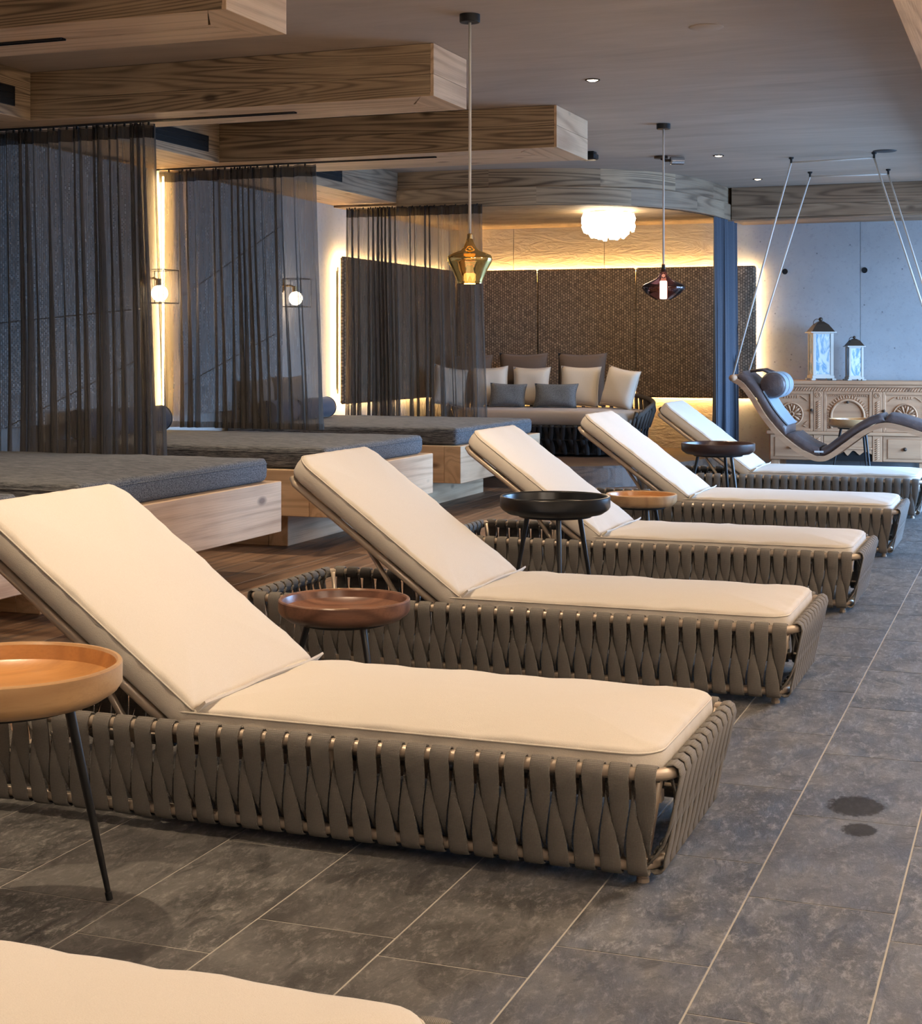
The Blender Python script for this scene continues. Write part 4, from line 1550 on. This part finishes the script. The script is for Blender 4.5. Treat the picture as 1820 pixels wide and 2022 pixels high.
# glass petal ceiling lamp
t = thing('ceiling_lamp', 'bright ceiling lamp of white glass petals in the alcove', 'ceiling lamp', (-4.02, 15.0, ZS))
MB().lathe([(0, 0), (0.20, 0), (0.20, -0.02), (0, -0.02)], 32).build('base_plate', 'chrome', t, smooth=True, angle=30)
MB().lathe([(0, -0.02), (0.19, -0.03), (0.215, -0.07), (0.215, -0.15), (0.17, -0.20), (0, -0.215)], 32).build('diffuser', 'petal', t, smooth=True)
pet = MB()
pr = [(-0.03, 0, 0.05), (0.03, 0, 0.05), (0.042, 0.028, 0.0), (0.018, 0.014, -0.062), (-0.018, 0.014, -0.062), (-0.042, 0.028, 0.0)]
pet.add(pr + [(x, y + 0.006, z) for x, y, z in pr], [(0, 1, 2, 5), (5, 2, 3, 4), (6, 11, 8, 7), (11, 10, 9, 8)] + [(i, (i + 1) % 6, 6 + (i + 1) % 6, 6 + i) for i in range(6)])
pet_me = pet.mesh('petal', 'petal')
for ring, (r, z, n) in enumerate(((0.235, -0.065, 22), (0.232, -0.145, 22), (0.175, -0.20, 16), (0.10, -0.215, 10))):
    for k in range(n):
        a = 2 * PI * (k + 0.5 * (ring % 2)) / n + R.uniform(-0.05, 0.05)
        o = put('petal', pet_me, t, (r * math.cos(a), r * math.sin(a), z + R.uniform(-0.008, 0.008)))
        o.rotation_euler = (R.uniform(-0.25, 0.25) - (0.5 if ring == 2 else 0.2 if ring == 3 else 0), R.uniform(-0.12, 0.12), a - PI / 2)
point(t, (0, 0, -0.30), 22.0, rad=0.15)

# small ceiling fittings
t = thing('ceiling_speaker', 'small black speaker box beside the end of the farthest timber beam', 'speaker', (-3.58, 12.74, ZC))
bbox(-0.05, 0.05, -0.05, 0.05, -0.014, 0.0, 0.004).build('bracket', 'black', t, smooth=True, angle=30)
bbox(-0.075, 0.065, -0.06, 0.06, -0.072, -0.014, 0.012).build('housing', 'black', t, smooth=True, angle=30)
bbox(-0.06, 0.05, -0.063, -0.06, -0.062, -0.022, 0.001).build('grille', 'void', t)
t = thing('ceiling_spotlight', 'small silver swivel spotlight on the dark ceiling left of the plum pendant cord', 'spotlight', (-3.0, 13.25, ZC))
MB().lathe([(0, 0), (0.06, 0), (0.06, -0.02), (0, -0.025)], 24).build('base', 'bronze', t, (-0.08, 0, 0), smooth=True, angle=30)
MB().tube([(-0.08, 0, -0.02), (-0.04, 0, -0.04), (0.0, 0, -0.04)], 0.012, 8).build('arm', 'bronze', t, smooth=True)
MB().lathe([(0, -0.06), (0.03, -0.06), (0.036, -0.05), (0.036, 0.06), (0, 0.06)], 20).build('head', 'chrome', t, (0.06, 0, -0.045), (0, PI / 2, 0.5), True, 30)
tag(MB().lathe([(0, -0.006), (0.09, -0.006), (0.098, -0.003), (0.10, 0.0)], 32).build('ceiling_disc', 'black', None, (-1.22, 13.55, ZC - 0.0005), smooth=True, angle=30), 'flat round black ceiling speaker beside the hanging lounger ropes', 'speaker')
tag(MB().lathe([(0, -0.006), (0.08, -0.006), (0.088, -0.003), (0.09, 0.0)], 32).build('ceiling_disc', 'ceiling', None, (-1.62, 8.0, ZC - 0.0005), smooth=True, angle=30), 'flush brown disc on the ceiling at the upper right', 'speaker')

# ------------------------------------------------------------------ hanging leather lounger
HLY = 14.32
hl = thing('hanging_lounger', 'mauve leather lounger with timber frame hung from the ceiling on four ropes', 'hanging lounger', (0, HLY, 0))
prof = [(-2.585, 1.035), (-2.50, 0.985), (-2.40, 0.86), (-2.30, 0.70), (-2.17, 0.545), (-2.02, 0.42), (-1.90, 0.355), (-1.82, 0.335), (-1.74, 0.36), (-1.62, 0.45), (-1.48, 0.555), (-1.36, 0.622), (-1.26, 0.645), (-1.15, 0.63), (-1.0, 0.585), (-0.82, 0.52), (-0.62, 0.44), (-0.45, 0.38)]


def spline(pts, n):
    out = []
    m = len(pts)
    for i in range(m - 1):
        p0, p1, p2, p3 = (Vector(pts[max(0, i - 1)]), Vector(pts[i]), Vector(pts[i + 1]), Vector(pts[min(m - 1, i + 2)]))
        for k in range(n):
            f = k / n
            out.append(0.5 * ((2 * p1) + (p2 - p0) * f + (2 * p0 - 5 * p1 + 4 * p2 - p3) * f * f + (3 * p1 - p0 - 3 * p2 + p3) * f ** 3))
    out.append(Vector(pts[-1]))
    return out


SP = spline(prof, 4)
# Catmull-Rom gives the side line of the wooden frame; the pads follow it
SN = []
for i in range(len(SP)):
    tt = (SP[min(i + 1, len(SP) - 1)] - SP[max(i - 1, 0)]).normalized()
    SN.append(Vector((-tt.y, tt.x)))
for s in (-1, 1):
    rings = []
    for p, n in zip(SP, SN):
        a, b = p - n * 0.045, p + n * 0.0
        y0, y1 = s * 0.325, s * 0.285
        rings.append([(a.x, y0, a.y), (a.x, y1, a.y), (b.x, y1, b.y), (b.x, y0, b.y)])
    MB().loft(rings).build('side_rail', 'stone_pine_x', hl, smooth=True, angle=40)
for i in range(1, len(SP), 4):
    p = SP[i] - SN[i] * 0.02
    MB().tube([(p.x, -0.29, p.y), (p.x, 0.29, p.y)], 0.014, 6).build('cross_bar', 'stone_pine_y', hl, smooth=True)
MB().tube([(-2.585, -0.40, 1.03), (-2.585, 0.40, 1.03)], 0.030, 10).build('head_bar', 'stone_pine_y', hl, smooth=True)
MB().tube([(-0.55, -0.40, 0.40), (-0.55, 0.40, 0.40)], 0.026, 10).build('foot_bar', 'stone_pine_y', hl, smooth=True)


def pad(i0, i1, th, mat, name='pad', hw=0.30):
    rings = []
    n = i1 - i0
    for i in range(i0, i1 + 1):
        f = (i - i0) / n
        e = min(1.0, min(f, 1 - f) * n / 1.5 + 0.35)
        p, q = SP[i], SN[i]
        ring = []
        for y, t_ in ((-hw * 0.96, 0.0), (-hw, 0.35), (-hw * 0.97, 0.8), (-hw * 0.85, 1.0), (0, 1.07), (hw * 0.85, 1.0), (hw * 0.97, 0.8), (hw, 0.35), (hw * 0.96, 0.0)):
            w = p + q * (0.004 + th * t_ * e)
            ring.append((w.x, y, w.y))
        rings.append(ring)
    return MB().loft(rings).build(name, mat, hl, smooth=True, angle=60)


i_seat = min(range(len(SP)), key=lambda i: SP[i].y)
i_knee = max(range(i_seat, len(SP)), key=lambda i: SP[i].y)
i_mid = min(range(i_seat), key=lambda i: abs(SP[i].x + 2.15))
pad(1, i_mid, 0.075, 'leather', 'back_pad')
pad(i_mid, i_seat, 0.075, 'leather', 'seat_pad')
pad(i_seat, i_knee, 0.07, 'leather', 'thigh_pad')
pad(i_knee, len(SP) - 2, 0.07, 'leather', 'leg_pad')
# pale leather apron of the head roll and the roll with its two bands
rings = []
i_ap = min(range(i_seat), key=lambda i: abs(SP[i].x + 2.40))
pad_rings = []
for i in range(i_ap, i_mid):
    p, q = SP[i], SN[i]
    a, b = p + q * 0.083, p + q * 0.094
    pad_rings.append([(a.x, -0.27, a.y), (b.x, -0.27, b.y), (b.x, 0.27, b.y), (a.x, 0.27, a.y)])
MB().loft(pad_rings).build('neck_apron', 'leather_light', hl, smooth=True, angle=40)
pc = SP[i_ap] + SN[i_ap] * 0.185
roll = MB().lathe([(0, -0.26), (0.098, -0.258), (0.113, -0.24), (0.115, 0.0), (0.113, 0.24), (0.098, 0.258), (0, 0.26)], 24)
ro_ = roll.build('head_roll', 'leather', hl, (pc.x, 0, pc.y), (PI / 2, 0, 0), True)
for a, b in ((-0.22, -0.02), (0.05, 0.21)):
    MB().lathe([(0.1155, a), (0.121, a + 0.004), (0.121, b - 0.004), (0.1155, b)], 24).build('roll_band', 'leather_light', ro_, smooth=True, angle=40)
for a in (-0.12, 0.13):
    q0 = SP[3] + SN[3] * 0.10
    MB().tube([(q0.x, a, q0.y), ((q0.x + pc.x) / 2, a, (q0.y + pc.y) / 2 + 0.075), (pc.x - 0.02, a, pc.y + 0.10)], 0.014, 6).build('roll_strap', 'leather', hl, smooth=True)
ps = SP[i_seat]
MB().box(ps.x - 0.05, ps.x + 0.03, -0.306, -0.302, ps.y + 0.035, ps.y + 0.05).build('care_tag', 'tag', hl)
anch = [((-2.03, 13.73 - HLY), (-2.585, -0.38, 1.03)), ((-2.03, 14.92 - HLY), (-2.585, 0.38, 1.03)), ((-1.315, 13.62 - HLY), (-0.55, -0.38, 0.42)), ((-1.315, 14.95 - HLY), (-0.55, 0.38, 0.42))]
for (ax_, ay), e in anch:
    MB().tube([(ax_, ay, ZC - 0.045), e], 0.0085, 6).build('rope', 'cord', hl, smooth=True)
    MB().lathe([(0, 0), (0.022, 0), (0.022, -0.012), (0.010, -0.02), (0.010, -0.05), (0, -0.052)], 12).build('ceiling_hook', 'black', hl, (ax_, ay, ZC), smooth=True, angle=30)
for a, b in ((0, 2), (1, 3)):
    pa, pb = anch[a][0], anch[b][0]
    MB().tube([(pa[0], pa[1], ZC - 0.045), ((pa[0] + pb[0]) / 2, (pa[1] + pb[1]) / 2, ZC - 0.047), (pb[0], pb[1], ZC - 0.045)], 0.007, 6).build('rope', 'cord', hl, smooth=True)

# ------------------------------------------------------------------ carved sideboard
CX, CY0 = -1.83, 16.24                                   # centre and front face
sb = thing('carved_sideboard', 'carved pine sideboard against the blue lit concrete wall', 'sideboard', (CX, CY0, 0))
D = YB - 0.02 - CY0
bbox(-0.80, 0.80, 0.012, D, 0.14, 0.90, 0.004).build('carcass', 'stone_pine_x', sb)
bbox(-0.84, 0.84, -0.035, D, 0.925, 0.962, 0.006).build('top', 'stone_pine_x', sb)
bbox(-0.815, 0.815, -0.018, D, 0.895, 0.925, 0.006).build('cornice', 'stone_pine_x', sb)
bbox(-0.825, 0.825, -0.022, D, 0.405, 0.440, 0.006).build('waist_ledge', 'stone_pine_x', sb)
bbox(-0.83, 0.83, -0.022, D, 0.0, 0.04, 0.004).build('foot_moulding', 'stone_pine_x', sb) if False else None
MB().box(-0.8, 0.8, -0.004, 0.012, 0.855, 0.895).build('frieze', 'stone_pine_x', sb)
rg = MB()
for i in range(56):                                      # rope carving
    x = -0.78 + i * 1.56 / 55
    rg.tube([(x - 0.010, -0.006, 0.861), (x + 0.010, -0.006, 0.889)], 0.0065, 5)
stuff(rg.build('rope_carving', 'stone_pine_z', sb))
sections = [(-0.79, -0.345, 'door'), (-0.345, -0.245, 'stile'), (-0.245, 0.245, 'arch'), (0.245, 0.345, 'stile'), (0.345, 0.79, 'door')]


def rosette(parent, x, z, r, n, name='rosette'):
    b = MB()
    b.tube([(x + r * math.cos(a), -0.010, z + r * math.sin(a)) for a in [2 * PI * i / 28 for i in range(28)]], 0.008, 6, True)
    b.tube([(x + r * 0.2 * math.cos(a), -0.012, z + r * 0.2 * math.sin(a)) for a in [2 * PI * i / 12 for i in range(12)]], 0.008, 6, True)
    for k in range(n):
        a = 2 * PI * k / n
        b.tube([(x + r * f * math.cos(a), -0.012, z + r * f * math.sin(a)) for f in (0.22, 0.45, 0.7, 0.88)], [0.004, 0.010, 0.013, 0.004], 6)
        a += PI / n
        b.tube([(x + r * f * math.cos(a), -0.008, z + r * f * math.sin(a)) for f in (0.5, 0.75, 0.93)], [0.002, 0.007, 0.003], 5)
    return b.build(name, 'stone_pine_z', parent, smooth=True)


for x0, x1, kind in sections:
    if kind == 'stile':
        bbox(x0 + 0.002, x1 - 0.002, -0.012, 0.014, 0.442, 0.853, 0.003).build('stile', 'stone_pine_z', sb)
        xm = (x0 + x1) / 2
        b = MB()
        for r in (0.026, 0.015):
            b.tube([(xm + r * math.cos(a), -0.015, 0.815 + r * math.sin(a)) for a in [2 * PI * i / 16 for i in range(16)]], 0.0045, 5, True)
        b.build('spiral_carving', 'stone_pine_z', sb, smooth=True)
        b = MB()
        for i in range(13):
            z = 0.47 + i * 0.022
            b.tube([(xm - 0.022, -0.013, z), (xm, -0.017, z + 0.012), (xm + 0.022, -0.013, z + 0.022)], [0.004, 0.008, 0.004], 5)
        stuff(b.build('leaf_carving', 'stone_pine_z', sb, smooth=True))
        bbox(x0 + 0.002, x1 - 0.002, -0.012, 0.014, 0.142, 0.403, 0.003).build('stile', 'stone_pine_z', sb)
        b = MB()
        for i in range(10):
            z = 0.16 + i * 0.022
            b.tube([(xm - 0.02, -0.013, z), (xm + 0.02, -0.013, z + 0.018)], [0.006, 0.006], 5)
        stuff(b.build('leaf_carving', 'stone_pine_z', sb, smooth=True))
    else:
        w = x1 - x0
        # frame around a sunk field
        dr = put('door', None, sb)
        MB().box(x0 + 0.002, x1 - 0.002, 0.004, 0.014, 0.442, 0.853).build('field', 'stone_pine_x', dr)
        for a in (bbox(x0 + 0.002, x0 + 0.032, -0.010, 0.006, 0.442, 0.853, 0.003), bbox(x1 - 0.032, x1 - 0.002, -0.010, 0.006, 0.442, 0.853, 0.003),
                  bbox(x0 + 0.033, x1 - 0.033, -0.010, 0.006, 0.823, 0.853, 0.003), bbox(x0 + 0.033, x1 - 0.033, -0.010, 0.006, 0.442, 0.468, 0.003)):
            a.build('frame_piece', 'stone_pine_x', dr)
        xm = (x0 + x1) / 2
        if kind == 'arch':
            b = MB()
            rr2 = 0.165
            zc = 0.60
            pts = [(xm - rr2, -0.004, 0.475), (xm - rr2, -0.004, zc)] + [(xm - rr2 * math.cos(a), -0.004, zc + rr2 * math.sin(a)) for a in [PI * i / 18 for i in range(1, 18)]] + [(xm + rr2, -0.004, zc), (xm + rr2, -0.004, 0.475)]
            b.tube(pts, 0.014, 6)
            b.build('arch_moulding', 'stone_pine_z', dr, smooth=True)
            b = MB()
            for i in range(22):
                a = PI * (i + 0.5) / 22
                b.tube([(xm - (rr2 + 0.022) * math.cos(a), 0.0, zc + (rr2 + 0.022) * math.sin(a)), (xm - (rr2 + 0.05) * math.cos(a), 0.0, zc + (rr2 + 0.05) * math.sin(a))], [0.009, 0.006], 5)
            for i in range(9):
                for s in (-1, 1):
                    b.tube([(xm + s * (0.185), 0.0, 0.48 + i * 0.02), (xm + s * 0.207, 0.0, 0.49 + i * 0.02)], 0.006, 5)
            for i in range(20):
                b.box(xm - 0.205 + i * 0.0205, xm - 0.193 + i * 0.0205, -0.004, 0.006, 0.805, 0.82)
            stuff(b.build('arch_carving', 'stone_pine_z', dr, smooth=True, angle=40))
            MB().lathe([(0, -0.02), (0.012, -0.018), (0.014, -0.008), (0.008, 0.0), (0, 0)], 14).build('knob', 'bronze', dr, (xm, -0.004, 0.745), (-PI / 2, 0, 0), True)
        else:
            rosette(dr, xm, 0.615, 0.115, 10)
            b = MB()
            for i in range(6):
                b.box(xm - 0.075 + i * 0.026, xm - 0.058 + i * 0.026, -0.008, 0.006, 0.782, 0.806)
            for s in (-1, 1):
                for q in range(3):
                    b.tube([(xm + s * (0.10 + 0.02 * q), -0.004, 0.80 - 0.012 * q), (xm + s * (0.125 + 0.018 * q), -0.004, 0.785 - 0.016 * q)], [0.006, 0.003], 5)
                    b.tube([(xm + s * (0.12 + 0.012 * q), -0.004, 0.50 + 0.014 * q), (xm + s * (0.15 + 0.008 * q), -0.004, 0.485 + 0.03 * q)], [0.006, 0.003], 5)
            stuff(b.build('leaf_carving', 'stone_pine_z', dr, smooth=True, angle=40))
            MB().lathe([(0, -0.024), (0.013, -0.021), (0.015, -0.010), (0.008, 0.0), (0, 0)], 14).build('knob', 'bronze', dr, (x1 - 0.017 if x0 < 0 else x0 + 0.017, -0.010, 0.66), (-PI / 2, 0, 0), True)
        # lower storey
        if kind == 'door':
            dw = put('drawer', None, sb)
            bbox(x0 + 0.004, x1 - 0.004, -0.008, 0.014, 0.145, 0.40, 0.003).build('drawer_frame', 'stone_pine_x', dw)
            bbox(x0 + 0.05, x1 - 0.06, -0.016, -0.008, 0.175, 0.375, 0.006).build('drawer_front', 'stone_pine_x', dw)
            MB().lathe([(0, -0.03), (0.016, -0.027), (0.020, -0.012), (0.010, 0.0), (0, 0)], 16).build('knob', 'bronze', dw, (xm, -0.016, 0.275), (-PI / 2, 0, 0), True)
        else:
            bbox(x0 - 0.098, x1 + 0.098, -0.006, 0.012, 0.30, 0.403, 0.004).build('lower_panel', 'stone_pine_x', sb) if False else None
            bbox(x0 + 0.004, x1 - 0.004, -0.010, 0.012, 0.285, 0.40, 0.003).build('lower_panel', 'stone_pine_x', sb)
            bbox(x0 + 0.002, x1 - 0.002, -0.018, 0.012, 0.262, 0.284, 0.004).build('lower_ledge', 'stone_pine_x', sb)
            MB().box(x0 + 0.004, x1 - 0.004, 0.004, 0.0115, 0.142, 0.262).build('dark_opening', 'void', sb)
            pts = [(x0 + 0.004, 0.262), (x0 + 0.004, 0.20)]
            nn_ = 48
            for i in range(nn_ + 1):
                f = i / nn_
                pts.append((x0 + 0.004 + (w - 0.008) * f, 0.215 + 0.022 * abs(math.sin(f * PI * 4)) - 0.018 * (1 - abs(2 * f - 1)) * math.cos(f * PI * 8)))
            pts += [(x1 - 0.004, 0.20), (x1 - 0.004, 0.262)]
            mat_ = Matrix(((1, 0, 0, 0), (0, 0, 1, 0), (0, 1, 0, 0), (0, 0, 0, 1)))
            MB().prism_m(pts, -0.010, 0.003, mat_).build('scalloped_apron', 'stone_pine_x', sb)
for x in (-0.74, 0.74):
    for y in (0.06, D - 0.06):
        bbox(x - 0.04, x + 0.04, y - 0.04, y + 0.04, 0.0, 0.139, 0.004).build('foot', 'stone_pine_z', sb)


def lantern(x, y, w, h, label, rz):
    t = thing('lantern', label, 'lantern', (x, y, 0.963), rz, 'lanterns on the sideboard')
    zb, zr = h * 0.075, h * 0.735
    hw = w / 2
    MB().prism([(-hw * 1.06, -hw * 1.06), (hw * 1.06, -hw * 1.06), (hw * 1.06, hw * 1.06), (-hw * 1.06, hw * 1.06)], h * 0.03, zb).build('base', 'lantern', t)
    for sx in (-1, 1):
        for sy in (-1, 1):
            bbox(sx * hw - 0.022, sx * hw + 0.022, sy * hw - 0.022, sy * hw + 0.022, 0.0, h * 0.03, 0.003).build('foot', 'lantern', t)
            b = w * 0.075
            bbox(sx * (hw - b) - b, sx * (hw - b) + b, sy * (hw - b) - b, sy * (hw - b) + b, zb, zr, 0.002).build('post', 'lantern', t)
    for k in range(4):
        g = MB().box(-hw + w * 0.15, hw - w * 0.15, -hw + 0.008, -hw + 0.011, zb + 0.012, zr - 0.012)
        g.build('pane', 'pane_reflect', t, (0, 0, 0), (0, 0, k * PI / 2))
        f = MB().box(-hw + w * 0.15, hw - w * 0.15, -hw + 0.004, -hw + 0.016, zb, zb + 0.014).box(-hw + w * 0.15, hw - w * 0.15, -hw + 0.004, -hw + 0.016, zr - 0.014, zr)
        f.build('pane_rail', 'lantern', t, (0, 0, 0), (0, 0, k * PI / 2))
    MB().prism([(-hw * 1.25, -hw * 1.25), (hw * 1.25, -hw * 1.25), (hw * 1.25, hw * 1.25), (-hw * 1.25, hw * 1.25)], zr, zr + 0.012).build('eave', 'lantern', t)
    sq = lambda q, z: [(-q, -q, z), (q, -q, z), (q, q, z), (-q, q, z)]
    MB().loft([sq(hw * 1.12, zr + 0.012), sq(hw * 0.66, zr + 0.012 + h * 0.105), sq(hw * 0.64, zr + 0.016 + h * 0.105), sq(hw * 0.22, h * 0.915)]).build('roof', 'bronze', t)
    rb = h * 0.034
    MB().lathe([(0, -rb)] + [(rb * math.sin(a), -rb * math.cos(a)) for a in [PI * i / 10 for i in range(1, 10)]] + [(0, rb)], 16).build('finial', 'bronze', t, (0, 0, h * 0.915 + rb * 0.9), smooth=True)
    rg_ = h * 0.06
    MB().tube([(rg_ * math.cos(a) - w * 0.17, 0, h * 0.89 + rg_ * math.sin(a)) for a in [2 * PI * i / 18 for i in range(18)]], 0.004, 5, True).build('ring', 'bronze', t, smooth=True)
    return t


lantern(-2.135, 16.50, 0.215, 0.672, 'large cream lantern with bronze roof on the carved sideboard', math.radians(22))
lantern(-1.792, 16.50, 0.150, 0.472, 'small cream lantern with bronze roof on the carved sideboard', math.radians(22))
